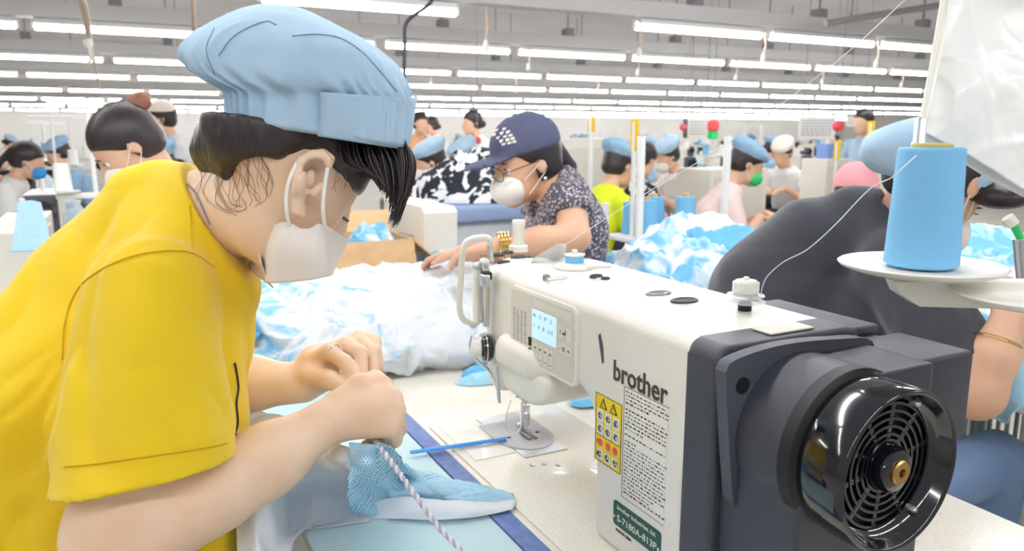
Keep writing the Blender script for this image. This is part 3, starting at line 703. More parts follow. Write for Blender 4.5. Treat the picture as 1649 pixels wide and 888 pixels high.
for j, zc in enumerate((.908, .889, .852)):
    for i in range(3):
        yc = .843 - i * .019
        for k in range(4):
            a = rnd.uniform(0, PI); p0 = np.array([XF - .0013, yc + math.cos(a) * .005, zc + math.sin(a) * .005]); p1 = np.array([XF - .0013, yc - math.cos(a + .5) * .005, zc - math.sin(a + .5) * .005]); g.tube([p0, p1], .0005, 4)
        g.tube([(XF - .0013, yc + math.cos(x) * .0045, zc + math.sin(x) * .0045) for x in np.linspace(0, 2 * PI, 14)], .0004, 4)
g.build('pictogram', INKB, M0, world=True)
g = MB()
for i, yc in enumerate((.842, .823, .806)): g.lathe([(.0055, 0), (.0055, .0004)], (XF - .0008, yc, .869), (-1, 0, 0), 16)
g.build('pictogram', REDM, M0, world=True)
text('sticker_number', '1', .008, .852, .866, INKB, M0, off=.0009); text('sticker_number', '2', .008, .852, .848, INKB, M0, off=.0009)
rp('name_plate', .703, .806, .766, .801, -.0005, .0012, GREENP, M0, .005)
text('plate_text', 'brother industries, ltd.', .0085, .797, .7905, PAPER, M0, wid=.084, off=.0013)
text('plate_text', 'S-7180A-813P', .0135, .797, .7735, PAPER, M0, wid=.086, off=.0013)
text('plate_text', 'MADE IN CHINA', .0055, .800, .7575, INKB, M0, wid=.035, off=.0004)
for yc in (.8025, .7065): MB().lathe([(.0022, 0), (.002, .0012)], (XF - .0012, yc, .778 if yc > .75 else .777), (-1, 0, 0), 10).build('rivet', STEEL, M0, world=True)
MB().prism([(0, 0), (.005, .004), (.012, -.012), (.015, -.034), (.011, -.037), (.006, -.02)], (-.0008, 0, 0), (XF, .853, 1.019), (0, -1, 0), (0, 0, 1)).build('enamel_chip', DARK2, M0, world=True)
# dark end cap, bracket, motor housing, handwheel
s = S().fn(lambda P: np.maximum(rr2(P[..., 0], P[..., 2], .679, .885, .1126, .1758, .019), np.abs(P[..., 1] - .637) - .032), (.679, .637, .885), .23, .004); s.plane((.68, .617, .9), (0, -1, 0), k=.006); s.plane((0, 0, TZ + .004), (0, 0, -1), .002)
s.obj('end_cap', DARK, M0, .0036)
AXC = np.array([.662, 0, .962])
s = S(); s.box((.667, .575, .93), (.092, .05, .128), rnd=.012, k=.008)
s2 = S()
def housing(P):
    y, x, z = P[..., 1], P[..., 0] - AXC[0], P[..., 2] - AXC[2]
    R_ = .089; q = np.hypot(x, z) - R_; bx = np.maximum(np.abs(x - .012) - .090, np.maximum(z - .080, -z - .26)); bl = np.maximum(np.maximum(x * 1.0 - .10, -x - .083), np.maximum(-z - .26, z - 0))
    br = np.maximum(np.maximum(-x, x - .110), np.maximum(z - .084, -z - .26)); body = np.minimum(np.minimum(q, bl), br)
    return np.maximum(body, np.abs(y - .562) - .058)
s = S().fn(housing, (.67, .56, .86), .30, .006); s.plane((.6, .504, .9), (0, -1, 0), .006); s.plane((0, 0, TZ + .004), (0, 0, -1), .002)
s.obj('motor_housing', DARK, M0, .0032)
# flange plate with the screw hole
fl = [(-.108, .092), (-.095, .104), (-.03, .112), (.06, .108), (.118, .098), (.118, .06), (.10, -.05), (-.03, -.06), (-.078, -.07), (-.092, -.03)]
fo = [tuple(p) for p in np.array([(p[0], p[1]) for p in spline([(a, b, 0) for a, b in fl + [fl[0]]], 4)])][:-1]
MB().prism(fo, (0, .016, 0), (AXC[0], .592, AXC[2] - .012), (1, 0, 0), (0, 0, 1)).build('flange_plate', DARK2, M0, world=True)
MB().lathe([(.0095, 0), (.0095, .0012)], (AXC[0] - .083, .5925, AXC[2] + .062), (0, -1, 0), 20).build('screw_hole', BLACKM, M0, world=True)
MB().box((.69, .645, 1.0624), (.07, .032, .0024), .001).build('top_badge', PANEL, M0, world=True)
# handwheel: a bowl with a vented face
WH = T  # part group stays flat: each piece is a mesh under the machine
wc = np.array([.654, .45, .966])
pr = [(.060, .070), (.076, .068), (.082, .060), (.085, .040), (.085, .020), (.0835, .004), (.081, 0), (.078, .003), (.076, .014), (.070, .020), (.066, .022), (.064, .040), (.05, .05)]
wheel = MB().lathe(pr, wc, (0, 1, 0), 72, closed=True).build('handwheel', BLACK, M0, smooth=True, world=True)
g = MB(); g.lathe([(.0665, .028), (.0665, .034), (.004, .034), (.004, .028)], wc, (0, 1, 0), 60); g.build('wheel_back_disc', BLACKM, wheel, world=True)
g = MB(); yy = wc[1] + .020
for r_ in (.066, .058, .050, .042, .034, .028):
    g.lathe([(r_, 0), (r_, .006), (r_ - .0028, .006), (r_ - .0028, 0)], (wc[0], yy, wc[2]), (0, 1, 0), 60, closed=True)
for k in range(10):
    a = 2 * PI * k / 10 + .2; d = np.array([math.cos(a), 0, math.sin(a)]); R = np.stack([d, [0, 1, 0], np.cross(d, [0, 1, 0])], 1)
    g.box(np.array([wc[0], yy + .0035, wc[2]]) + d * .046, (.040, .005, .006), .001, R=R)
g.build('vent_grille', BLACK, wheel, world=True)
g = MB(); g.lathe([(.024, .022), (.024, .012), (.021, .006), (.014, .004), (.012, .004), (.012, .022)], wc, (0, 1, 0), 40, closed=True); g.build('wheel_hub', BLACK, wheel, world=True)
g = MB(); g.lathe([(.0125, .010), (.0125, .002), (.011, .0005), (.0045, .0005), (.0035, .004), (.0035, .010)], wc, (0, 1, 0), 28, closed=True); g.build('hub_screw', BRASS, wheel, world=True)
for a in (-.9, 1.1): MB().lathe([(.0035, 0), (.0035, -.008), (.002, -.010)], wc + [math.cos(a) * .069, .021, math.sin(a) * .069], (0, 1, 0), 10).build('wheel_stud', STEEL, wheel, world=True)
MB().lathe([(.089, .075), (.089, .060), (.078, .052), (.05, .052), (.05, .075)], wc, (0, 1, 0), 60, closed=True).build('wheel_collar', BLACKM, M0, world=True)
# boxes at the back of the head
MB().box((.81, .70, .955), (.07, .16, .17), .01).build('control_box', DARK, M0, world=True)
MB().box((.812, .72, 1.046), (.07, .17, .012), .003).build('control_box_cover', DARK2, M0, world=True)
MB().box((.818, .575, .988), (.108, .10, .108), .006).build('motor_box', DARK, M0, world=True)
MB().box((.82, .69, .80), (.05, .10, .15), .006).build('box_bracket', DARK, M0, world=True)

# ------------------------------------------------------------------ thread stand with the blue cone
SD = .80
t = T('thread_stand', 'off-white thread stand with round spool trays beside the foreground machine', 'thread stand', (0.885, .43, TZ))
pole = np.array([.885, .43]); pc = A(1482, 430, SD)
MB().lathe([(.035, 0), (.035, .006), (.014, .012), (.012, .03)], (pole[0], pole[1], TZ), (0, 0, 1), 28).build('stand_foot', PLATEW, t, world=True)
MB().tube([(pole[0], pole[1], TZ), (pole[0], pole[1], 1.78)], .009, 16).build('pole', PLATEW, t, world=True)
def tray(c, r=.080, nm='spool_tray'):
    MB().lathe([(.02, -.012), (.024, -.007), (r * .8, -.005), (r - .002, .000), (r, .003), (r - .002, .0045), (r * .7, .0005), (.02, -.001)], c, (0, 0, 1), 56).build(nm, PLATEW, t, world=True)
tray(pc)
c2 = A(1668, 480, SD - .05); tray(c2, .075)
z_ = pc[2] - .014; Ux = np.array([pole[0] - pc[0], pole[1] - pc[1]]); 
g = MB(); d = np.array([Ux[0], Ux[1], 0]); L_ = np.linalg.norm(d); d /= L_; w_ = np.array([-d[1], d[0], 0]); o_ = np.array([pc[0], pc[1], z_]) - d * .03
g.prism([(0, 0), (L_ + .03, 0), (L_ + .03, -.030), (.028, -.026), (.006, -.012)], w_ * .022, o_ - w_ * .011, d, (0, 0, 1)); g.build('tray_arm', PLATEW, t, world=True)
g = MB(); g.tube([pc + [0, 0, -.01], pc + [0, 0, .05]], .004, 10); g.build('spool_pin', STEEL, t, world=True)
# cone of thread
t2 = T('thread_cone', 'large cone of sky blue thread on the near spool tray', 'thread cone', pc + [0, 0, .0015])
rb = 55 * SD / F; rt = 48 * SD / F; hc = .1225
g = MB(); pr = [(rb - .003, .0015), (rb, .004)]
for i in range(60): h_ = .004 + (hc - .006) * i / 59; r_ = rb + (rt - rb) * i / 59 + (.00022 if i % 2 else 0); pr.append((r_, h_))
pr += [(rt - .002, hc), (rt * .4, hc)]; g.lathe(pr, pc, (0, 0, 1), 72); g.build('thread_winding', CONE, t2, world=True, smooth=True)
MB().lathe([(rt * .62, hc), (rt * .62, hc + .003), (rt * .52, hc + .0045), (.004, hc + .0045)], pc, (0, 0, 1), 40).build('cone_core', mat('cone_core', 'c2b06a', .6), t2, world=True)
_ga = A(1500, -62, SD + .02); _gb = A(1800, -62, SD + .06); MB().tube([[pole[0], pole[1], _ga[2]], _ga], .005, 10).build('guide_arm', PLATEW, t, world=True); MB().tube([[pole[0], pole[1], _ga[2] + .004], _gb], .005, 10).build('guide_arm', PLATEW, t, world=True)
# guide rods above the cone and the bag over the stand top
top = A(1478, 246, SD)
t = T('thread_guide_rod', 'white rods with a steel ferrule rising behind the blue thread cone', 'guide rod', top + [0, 0, .004])
g = MB(); g.lathe([(.007, .002), (.007, .010), (.0055, .012), (.0055, .034), (.004, .036)], top, (0, 0, 1), 20); g.build('ferrule', STEEL, t, world=True)
f0 = A(1481, 212, SD); g = MB(); g.tube([f0, A(1500, 110, SD), A(1523, -30, SD)], .0024, 10); g.build('rod', PLATEW, t, world=True)
g = MB(); g.tube([f0 + [.003, 0, 0], A(1512, 80, SD + .02), A(1530, -30, SD + .03)], .004, 10); g.build('rod', PLATEW, t, world=True)
b0 = SD + .02
G = [[A(1531, -60, b0 - .01), A(1590, -60, b0 + .02), A(1680, -60, b0 + .03), A(1800, -60, b0 + .04)],
     [A(1524, 20, b0), A(1585, 20, b0 + .0), A(1670, 20, b0 + .02), A(1800, 30, b0 + .03)],
     [A(1505, 120, b0), A(1580, 130, b0 - .02), A(1665, 140, b0 + .0), A(1800, 160, b0 + .02)],
     [A(1484, 212, b0), A(1565, 254, b0 - .01), A(1655, 308, b0 + .0), A(1790, 380, b0 + .02)]]
t = T('plastic_bag', 'white translucent plastic bag wrapped over the stand top at upper right', 'bag', A(1560, 150, b0))
patch('bag_film', G, BAG, t, 90, 90, amp=.0036, fs=13, seed=4, thick=.0004, warp=1.6, fine=.001)
G2 = [[q + np.array([0.02, .035, 0]) * (1 if 0 < j < 3 else .3) for j, q in enumerate(r)] for r in G]
patch('bag_film', G2, BAG, t, 60, 60, amp=.0022, fs=11, seed=9, thick=.0004, warp=1.2)
# loose threads
def thread(name, pts, lab, r=.0006, n=8): return tag(MB().tube(spline(pts, n), r, 6).build(name, THREAD, None), lab, 'thread')
e = PT + [.022, -.006, .022]
thread('loose_thread', [e, A(1228, 462, .90), A(1236, 445, .88), A(1262, 422, .86), A(1300, 402, .84), A(1345, 362, .82), A(1400, 305, .80), A(1436, 286, .765), A(1458, 266, .757), A(1480, 247, .762)], 'pale thread running from the rear tension knob up to the blue cone')
thread('loose_thread', [A(907, 397, 1.36), A(1010, 330, 1.18), A(1165, 235, 1.05), A(1340, 105, .9), A(1455, 2, .85), A(1500, -40, .82)], 'long pale thread slanting from the machine arm to the upper right', n=4)
# ------------------------------------------------------------------ people
def hb(h, p, roll=0):
    f = np.array([math.cos(h) * math.cos(p), math.sin(h) * math.cos(p), -math.sin(p)]); u = np.array([math.cos(h) * math.sin(p), math.sin(h) * math.sin(p), math.cos(p)])
    l = np.cross(u, f); u2 = u * math.cos(roll) + l * math.sin(roll); return basis(f, u2)
def head_sdf(s, c, B, q=1.0, ears=(1, -1)):
    P = lambda x, y, z: c + B @ (np.array([x, y, z]) * q)
    e = lambda x, y, z, r, k=.02, op='u': s.ell(P(x, y, z), np.array(r) * q, B, k, op)
    e(-.015, 0, .035, (.096, .076, .084)); e(.035, 0, -.018, (.061, .058, .085), .03); e(.042, 0, -.075, (.045, .043, .034), .03); e(.078, 0, -.098, (.018, .02, .017), .02)
    s.cap(P(.094, 0, .006), P(.113, 0, -.030), .008 * q, .0115 * q, .012); s.cap(P(.104, .010, -.034), P(.104, -.010, -.034), .008 * q, None, .006)
    e(.098, 0, -.056, (.010, .022, .006), .006); e(.096, 0, -.066, (.009, .019, .006), .006)
    e(.104, .032, .004, (.012, .017, .011), .012, 'd'); e(.104, -.032, .004, (.012, .017, .011), .012, 'd')
    for y in ears: e(-.008, y * .076, -.004, (.019, .007, .032), .006); e(-.002, y * .084, -.004, (.010, .005, .016), .006, 'd')
def eyes(c, B, parent, q=1.0, lashes=False):
    P = lambda x, y, z: c + B @ (np.array([x, y, z]) * q)
    if 'eye_white' not in MATS: mat('eye_white', 'f1ece8', .3); mat('iris', '2a1c18', .2)
    for y in (.032, -.032):
        g = MB().ball(P(.077, y, .002), .0105 * q, 8).build('eye', MATS['eye_white'], parent, smooth=True, world=True)
        MB().ball(P(.084, y, .0), .0045 * q, 6).build('iris', MATS['iris'], g, smooth=True, world=True)
        g = MB(); g.tube([P(.086, y - .014, .006), P(.091, y, .011), P(.086, y + .014, .006)], .0013 * q, 5); g.tube([P(.088, y - .014, .024), P(.093, y, .028), P(.086, y + .016, .025)], [.001, .003 * q, .001], 5); g.build('eyebrow', HAIR, parent, world=True)
def hair_sdf(s, c, B, q=1.0, style='cap'):
    P = lambda x, y, z: c + B @ (np.array([x, y, z]) * q)
    e = lambda x, y, z, r, k=.02, op='u': s.ell(P(x, y, z), np.array(r) * q, B, k, op)
    e(-.018, 0, .035, (.106, .086, .094)); e(-.05, 0, -.03, (.06, .07, .05), .03)
    e(.085, 0, -.045, (.085, .12, .09), .02, 'd'); e(.02, .10, -.01, (.035, .03, .035), .01, 'd'); e(.02, -.10, -.01, (.035, .03, .035), .01, 'd')
    if style == 'bun': e(-.095, 0, .085, (.02, .02, .02), .01)
    if style == 'low': e(-.11, 0, -.03, (.045, .045, .04), .01)
    if style == 'tail': s.cap(P(-.10, 0, .03), P(-.145, 0, -.06), .032 * q, .022 * q, .01); s.cap(P(-.145, 0, -.06), P(-.14, 0, -.14), .022 * q, .008, .01)
def mask_part(c, B, m, parent, vox, q=1.0):
    P = lambda x, y, z: c + B @ (np.array([x, y, z]) * q)
    s = S(); s.ell(P(.070, 0, -.055), np.array((.062, .060, .052)) * q, B); s.ell(P(.02, 0, -.05), np.array((.04, .1, .08)) * q, B, .01, 'd')
    s.obj('face_mask', m, parent, vox)
    for y in (1, -1): MB().tube([P(.05, y * .058, -.035), P(.0, y * .08, -.0)], .0016 * q, 5).build('mask_strap', STRAP, parent, world=True); MB().tube([P(.045, y * .056, -.08), P(-.01, y * .079, -.03)], .0016 * q, 5).build('mask_strap', STRAP, parent, world=True)
def cap_part(c, B, m, parent, vox, q=1.0, style='puff'):
    P = lambda x, y, z: c + B @ (np.array([x, y, z]) * q)
    e = lambda s, x, y, z, r, k=.02, op='u': s.ell(P(x, y, z), np.array(r) * q, B, k, op)
    s = S()
    if style == 'puff':
        e(s, -.02, 0, .075, (.120, .098, .050), .02); e(s, -.05, 0, .095, (.105, .09, .045), .03); e(s, -.015, 0, .05, (.113, .092, .03), .01); s.plane(P(.0, 0, .040), B @ np.array([.15, 0, -1]), .004)
    elif style == 'tight':
        e(s, -.015, 0, .05, (.108, .088, .088), .02); s.plane(P(0, 0, .045), B @ np.array([.2, 0, -1]), .004)
    elif style == 'wrap':
        e(s, -.02, 0, .03, (.122, .098, .108), .02); e(s, .09, 0, -.05, (.08, .12, .09), .02, 'd')
    elif style == 'baseball':
        e(s, -.015, 0, .052, (.112, .090, .092), .02); s.plane(P(0, 0, .035), B @ np.array([.05, 0, -1]), .004)
        e(s, .125, 0, .040, (.075, .070, .007), .012)
    amp = .004 if style == 'puff' else .001
    s.obj('cap', m, parent, vox, lambda X: folds(X * 22, 3) * amp)
def hand_sdf(s, w, d, n, q=1.0, curl=.6, side=1, k=.008):
    """w wrist, d direction of the fingers, n back-of-hand normal"""
    d = np.array(d, float); d /= np.linalg.norm(d); n = np.array(n, float); n -= d * (n @ d); n /= np.linalg.norm(n); a = np.cross(n, d) * side
    s.ell(w + d * .045 * q, np.array((.05, .038, .016)) * q, np.stack([d, a, n], 1), .015)
    for i, (o, L) in enumerate(((.028, .9), (.009, 1.0), (-.010, .95), (-.027, .78))):
        p0 = w + (d * .085 + a * o) * q; c1 = curl * .5; c2 = curl * 1.3; c3 = curl * 1.9
        p1 = p0 + (d * math.cos(c1) - n * math.sin(c1)) * .040 * L * q; p2 = p1 + (d * math.cos(c2) - n * math.sin(c2)) * .026 * L * q; p3 = p2 + (d * math.cos(c3) - n * math.sin(c3)) * .020 * L * q
        s.chain([w + (d * .03 + a * o * .7) * q, p0, p1, p2, p3], np.array([.010, .0105, .0092, .0085, .0072]) * q, k * .6)
    t0 = w + (d * .02 + a * .025) * q; t1 = t0 + (d * .03 + a * .028 - n * .008) * q; t2 = t1 + (d * .028 + a * .008 - n * .012) * q; s.chain([t0, t1, t2], np.array([.014, .0115, .009]) * q, k)
def figure(name, label, J, o):
    """J: joints in the world; o: look"""
    v = o.get('vox', .01); q = o.get('q', 1.0); t = T(name, label, 'person', (J['pv'][0], J['pv'][1], 0), 0, o.get('group'))
    c, B = J['c'], J['B']; skin = o.get('skin', SKINF); L = J['sl'] - J['sr']; L = L / np.linalg.norm(L)
    s = S(); head_sdf(s, c, B, q); nk = c + B @ (np.array([-.025, 0, -.075]) * q); s.cap(nk, J['nb'], .046 * q, .050 * q, .02)
    s.cap(J['sl'] - L * .03, J['sr'] + L * .03, .040 * q, None, .03); s.chain([J['nb'], J['ch'], J['pv']], [.055 * q, .085 * q, .09 * q], .03)
    for a, b, w, hd, sd in (('sl', 'el', 'wl', 'hl', -1), ('sr', 'er', 'wr', 'hr', 1)):
        s.chain([J[a], J[b], (J[b] * .55 + J[w] * .45), J[w]], np.array([.048, .040, .038, .026]) * q, .02)
        d = J.get(hd); d = (J[w] - J[b]) if d is None else d; hand_sdf(s, J[w], d, J.get('hn', np.array([0, 0, 1.])), q * .95, o.get('curl', .6), sd)
    if 'kl' in J:
        for k_, a_, e_ in (('kl', 'al', 1), ('kr', 'ar', -1)): s.chain([J['pv'] + L * .07 * e_, J[k_], J[a_]], np.array([.075, .052, .035]) * q, .03)
    s.obj('body', skin, t, v); 
    if v < .012: eyes(c, B, t, q)
    s = S(); lo = J['pv'] * .82 + J['ch'] * .18
    for e in (.055, -.055): s.chain([J['nb'] + L * e * .8 - np.array([0, 0, .03]), J['ch'] + L * e, lo + L * e * .9], np.array([.075, .102, .112]) * q * o.get('fat', 1), .05)
    s.cap(J['sl'] - L * .015, J['sr'] + L * .015, .062 * q, None, .04); s.cap(J['nb'], J['nb'] + (nk - J['nb']) * .35, .066 * q, .058 * q, .03)
    sl = o.get('sleeve', .62)
    for a, b, w in (('sl', 'el', 'wl'), ('sr', 'er', 'wr')):
        if sl <= 1:
            d = J[b] - J[a]; E = J[a] + d * sl; dn = d / np.linalg.norm(d); A_ = J[a].astype(np.float32); L2 = float(((E + dn * .05 - A_) @ (E + dn * .05 - A_)))
            def f(P, A_=A_, E=E, dn=dn, d=(E + dn * .05 - A_).astype(np.float32), L2=L2):
                tt = np.clip(((P - A_) @ d) / L2, 0, 1); r = np.linalg.norm(P - A_ - tt[..., None] * d, axis=-1) - (.060 + .010 * tt) * q; return np.maximum(r, (P - E) @ dn).astype(np.float32)
            s.fn(f, (J[a] + E) / 2, np.linalg.norm(E - J[a]) / 2 + .09, .025)
        else: s.chain([J[a], J[b], J[b] * .15 + J[w] * .85], np.array([.060, .052, .040]) * q, .03)
    s.cap(nk + (nk - J['nb']) * .3, J['nb'] + (nk - J['nb']) * .3, .053 * q, .054 * q, .006, 'd'); nd_ = nk - J['nb']; s.plane(J['nb'] + nd_ * .42, nd_, .006, c=J['nb'] + nd_ * .6, R=.10)
    s.obj('shirt', o['shirt'], t, v, lambda X: folds(X * 9, 5) * o.get('fold', .006))
    if 'kl' in J:
        s = S(); s.ell(J['pv'], (.15 * q, .17 * q, .12 * q), None, .04)
        for k_, a_, e_ in (('kl', 'al', 1), ('kr', 'ar', -1)): s.chain([J['pv'] + L * .08 * e_, J[k_], J[a_]], np.array([.092, .070, .058]) * q, .03)
        s.obj('trousers', o.get('trousers', TROUS), t, max(v, .011), lambda X: folds(X * 9, 8) * .005)
        for a_ in ('al', 'ar'):
            f = J['f']; R = np.stack([f, np.cross([0, 0, 1], f), [0, 0, 1]], 1); S().ell(J[a_] + f * .06 + [0, 0, .045 - J[a_][2]], (.13, .048, .045), R, .02).obj('shoe', BLACKM, t, .009)
    s = S(); hair_sdf(s, c, B, q, o.get('hair', 'cap')); s.obj('hair', o.get('hairm', HAIR), t, min(v, .008))
    if o.get('hair') == 'bun': S().ell(c + B @ (np.array([-.120, 0, .066]) * q), (.042, .036, .034), B, .01).obj('hair_bun', BUN, t, min(v, .008), lambda X: folds(X * 25, 3) * .005)
    if o.get('cap'): cap_part(c, B, o['capm'], t, min(v, .008), q, o['cap'])
    if o.get('mask'): mask_part(c, B, o['mask'], t, min(v, .006), q)
    return t
def sit_joints(x, y, h, lean=.35, hp=.5, z0=.50, twist=0, reach=.42, hz=.80, spread=.11):
    f = np.array([math.cos(h), math.sin(h), 0]); l = np.array([-math.sin(h), math.cos(h), 0]); u = np.array([0, 0, 1.]); pv = np.array([x, y, z0]); d = u * math.cos(lean) + f * math.sin(lean)
    ch = pv + d * .33; nb = pv + d * .50 + f * .01; c = nb + u * .13 * math.cos(lean) + f * (.055 + .10 * math.sin(hp)) + u * .03
    J = dict(pv=pv, ch=ch, nb=nb, c=c, B=hb(h + twist, hp), sl=nb - d * .07 + l * .175, sr=nb - d * .07 - l * .175, f=f)
    for s_, e in (('l', 1), ('r', -1)):
        w = pv + f * (reach + .05 * e) + l * spread * e + u * (hz - z0); sh = J['s' + s_]; m = (sh + w) / 2; dd = w - sh; dn = np.linalg.norm(dd); off = math.sqrt(max(.27 ** 2 - (dn / 2) ** 2, .0004))
        q = (-u * .85 + l * e * .5 - f * .1); q -= dd / dn * (q @ dd / dn); q /= np.linalg.norm(q)
        J['w' + s_] = w; J['e' + s_] = m + q * off; J['h' + s_] = f * .8 - l * e * .5 - u * .15
        J['k' + s_] = pv + f * .42 + l * e * .12 + u * .02; J['a' + s_] = pv + f * .40 + l * e * .13 + u * (.07 - z0)
    return J
def stool(loc, label, h=.45, group=None):
    t = T('stool', label, 'stool', (loc[0], loc[1], 0), 0, group)
    MB().box((0, 0, h - .015), (.34, .30, .03), .008).build('seat', mat('stool_wood', 'b98a5a', .6) if 'stool_wood' not in MATS else MATS['stool_wood'], t)
    for sx in (-1, 1):
        for sy in (-1, 1): MB().tube([(sx * .13, sy * .11, h - .03), (sx * .15, sy * .13, 0)], .012, 8).build('leg', IRON, t)
    return t

# ---- the woman in the yellow T-shirt
W1 = T('person', 'woman in a yellow T-shirt, light blue cap and white mask threading a cord', 'person', (A(150, 800, 1.0)[0], A(150, 800, 1.0)[1], 0))
B1 = hb(.03, .76); c1 = A(478, 274, .88) + [0, .074, 0]; P1 = lambda x, y, z: c1 + B1 @ np.array([x, y, z])
s = S(); head_sdf(s, c1, B1, .99, ears=(1,))
# near ear
eo = [(529, 268, .868), (531, 256, .866), (520, 248, .866), (502, 250, .866), (486, 260, .867), (475, 278, .869), (470, 300, .872), (469, 320, .875), (472, 338, .878)]
s.chain([A(*p) for p in eo], [.0045, .0055, .006, .006, .006, .006, .006, .006, .006], .004)
s.ell(A(492, 298, .884), (.020, .008, .036), basis(A(520, 260, .88) - A(480, 335, .88), _fw), .008); s.cap(A(480, 330, .884), A(486, 345, .886), .009, .006, .008)
s.ell(A(498, 284, .872), (.007, .008, .013), None, .006, 'd'); s.ell(A(508, 262, .868), (.010, .004, .004), None, .004, 'd')
s.chain([A(518, 300, .878), A(505, 312, .876)], [.006, .005], .006)
# neck, torso core
s.cap(A(415, 325, .97), A(325, 385, 1.01), .050, .052, .03); s.cap(A(385, 315, .97), A(310, 335, 1.01), .046, .046, .03)
s.chain([A(280, 400, 1.01), A(220, 560, 1.02), A(200, 760, 1.03), np.array([-.16, 1.06, .55])], [.045, .07, .08, .10], .03)
s.cap(A(245, 480, .90), A(225, 430, 1.12), .04, .04, .03)
# right arm (near) and hand
s.chain([A(240, 480, .88), A(222, 700, .85), A(192, 862, .85), A(262, 830, .865), A(345, 790, .89), A(430, 742, .925), A(520, 684, .975)], [.052, .056, .052, .047, .042, .0385, .029], .03)
wr = A(522, 682, .98); kn = [A(612, 619, 1.035), A(631, 640, 1.02), A(636, 664, 1.01), A(630, 690, 1.0)]
s.ell(A(578, 660, 1.005), (.052, .034, .022), basis(A(640, 640, 1.03) - A(520, 680, .98), _up), .02)
for i, k_ in enumerate(kn):
    s.chain([wr, k_], [.019, .0135], .014)
    p1 = A([620, 640, 642, 634][i], [622, 660, 690, 708][i], 1.055 - .01 * i); p2 = A([600, 622, 622, 612][i], [650, 684, 708, 720][i], 1.075 - .012 * i); p3 = A([580, 596, 596, 590][i], [660, 694, 712, 718][i], 1.06 - .012 * i)
    s.chain([k_, p1, p2, p3], [.0132, .0115, .0098, .0085], .004)
s.chain([A(545, 650, .995), A(578, 622, 1.02), A(603, 612, 1.05), A(622, 628, 1.075)], [.018, .0145, .0115, .009], .010)
# left arm (far) and hand
s.chain([A(235, 430, 1.14), A(300, 640, 1.10), A(392, 618, 1.12), A(488, 618, 1.11)], [.05, .044, .038, .028], .03)
wl = A(490, 616, 1.11); s.ell(A(516, 592, 1.115), (.032, .026, .036), basis(A(540, 570, 1.11) - wl, _up), .016)
fs = [[(506, 580, 1.10), (530, 566, 1.085), (556, 584, 1.075), (574, 616, 1.07)], [(520, 572, 1.115), (556, 556, 1.105), (580, 568, 1.095), (584, 614, 1.08)], [(535, 566, 1.135), (580, 552, 1.125), (600, 566, 1.12), (602, 612, 1.10)], [(548, 568, 1.155), (578, 545, 1.16), (602, 550, 1.15), (609, 592, 1.12)]]
for f in fs: s.chain([wl] + [A(*p) for p in f], [.018, .0135, .0118, .0105, .0088], .005)
s.chain([A(500, 604, 1.09), A(530, 612, 1.07), A(558, 628, 1.06)], [.016, .012, .0095], .01)
# legs
L1 = [np.array([-.12, .98, .52]), np.array([.28, .95, .54]), np.array([.27, .93, .10])]; L2 = [np.array([-.12, 1.16, .52]), np.array([.28, 1.16, .54]), np.array([.27, 1.17, .10])]
s.chain(L1, [.07, .05, .035], .03); s.chain(L2, [.07, .05, .035], .03)
s.plane(A(440, 194, .875), _up * .987 + _r * .159, .004, c=c1, R=.2)
s.obj('body', SKIN, W1, .0034)
# shirt
s = S()
s.chain([A(232, 338, 1.04), A(152, 482, 1.04), A(118, 650, 1.03), A(110, 880, 1.03)], [.060, .088, .155, .165], .05)
s.chain([A(265, 370, 1.02), A(292, 480, .985), A(255, 640, .99), A(245, 880, .99)], [.055, .078, .103, .12], .05)
s.chain([A(300, 380, .98), A(240, 475, .895)], [.046, .062], .04); s.chain([A(230, 370, 1.08), A(215, 440, 1.15)], [.05, .066], .04)
s.chain([A(340, 430, 1.0), A(352, 560, .99)], [.036, .03], .04)
hemN = (_r * .18 - _up * .98); hem0 = A(235, 766, .85)
def sleeve(P, a=A(242, 470, .885), b=A(236, 860, .845), ra=.068, rb=.103, hN=hemN, h0=hem0):
    a = a.astype(np.float32); d = (b - a).astype(np.float32); tt = np.clip(((P - a) @ d) / float(d @ d), 0, 1); r = np.linalg.norm(P - a - tt[..., None] * d, axis=-1)
    R_ = ra + (rb - ra) * tt; return np.maximum(r - R_, (P - h0) @ hN).astype(np.float32)
s.fn(sleeve, A(238, 660, .865), .28, .014)
d_ = A(300, 640, 1.10) - A(235, 430, 1.14); s.fn(lambda P: sleeve(P, A(232, 430, 1.14), A(300, 640, 1.10), .062, .085, d_ / np.linalg.norm(d_), A(283, 585, 1.11)), A(260, 530, 1.12), .2, .014)
s.chain([A(262, 330, 1.03), A(300, 385, 1.0), A(345, 445, .985)], [.058, .060, .045], .04)
s.cap(A(415, 325, .97), A(325, 385, 1.01), .059, .064, .012); s.cap(A(385, 315, .97), A(310, 335, 1.01), .056, .058, .02)
s.plane(A(338, 350, .96), _r * .862 + _up * .506, .003)
s.chain([A(400, 325, .97), A(335, 365, 1.0)], [.052, .056], .004, 'd')
def shd(X):
    Q = X @ np.array([[1, 0, 0], [0, 1, 0], [0, 0, .55]], np.float32)
    g_ = np.clip(-((X - A(338, 350, .96)) @ (_r * .862 + _up * .506)) / .06, .06, 1)
    g_ = g_ * np.clip(np.abs((X - hem0) @ hemN) / .03, .15, 1)
    return (folds(Q * 6.5, 21, 1.0) * .0105 + folds(Q * 15, 4) * .0016) * g_
s.obj('t_shirt', YEL, W1, .0036, shd)
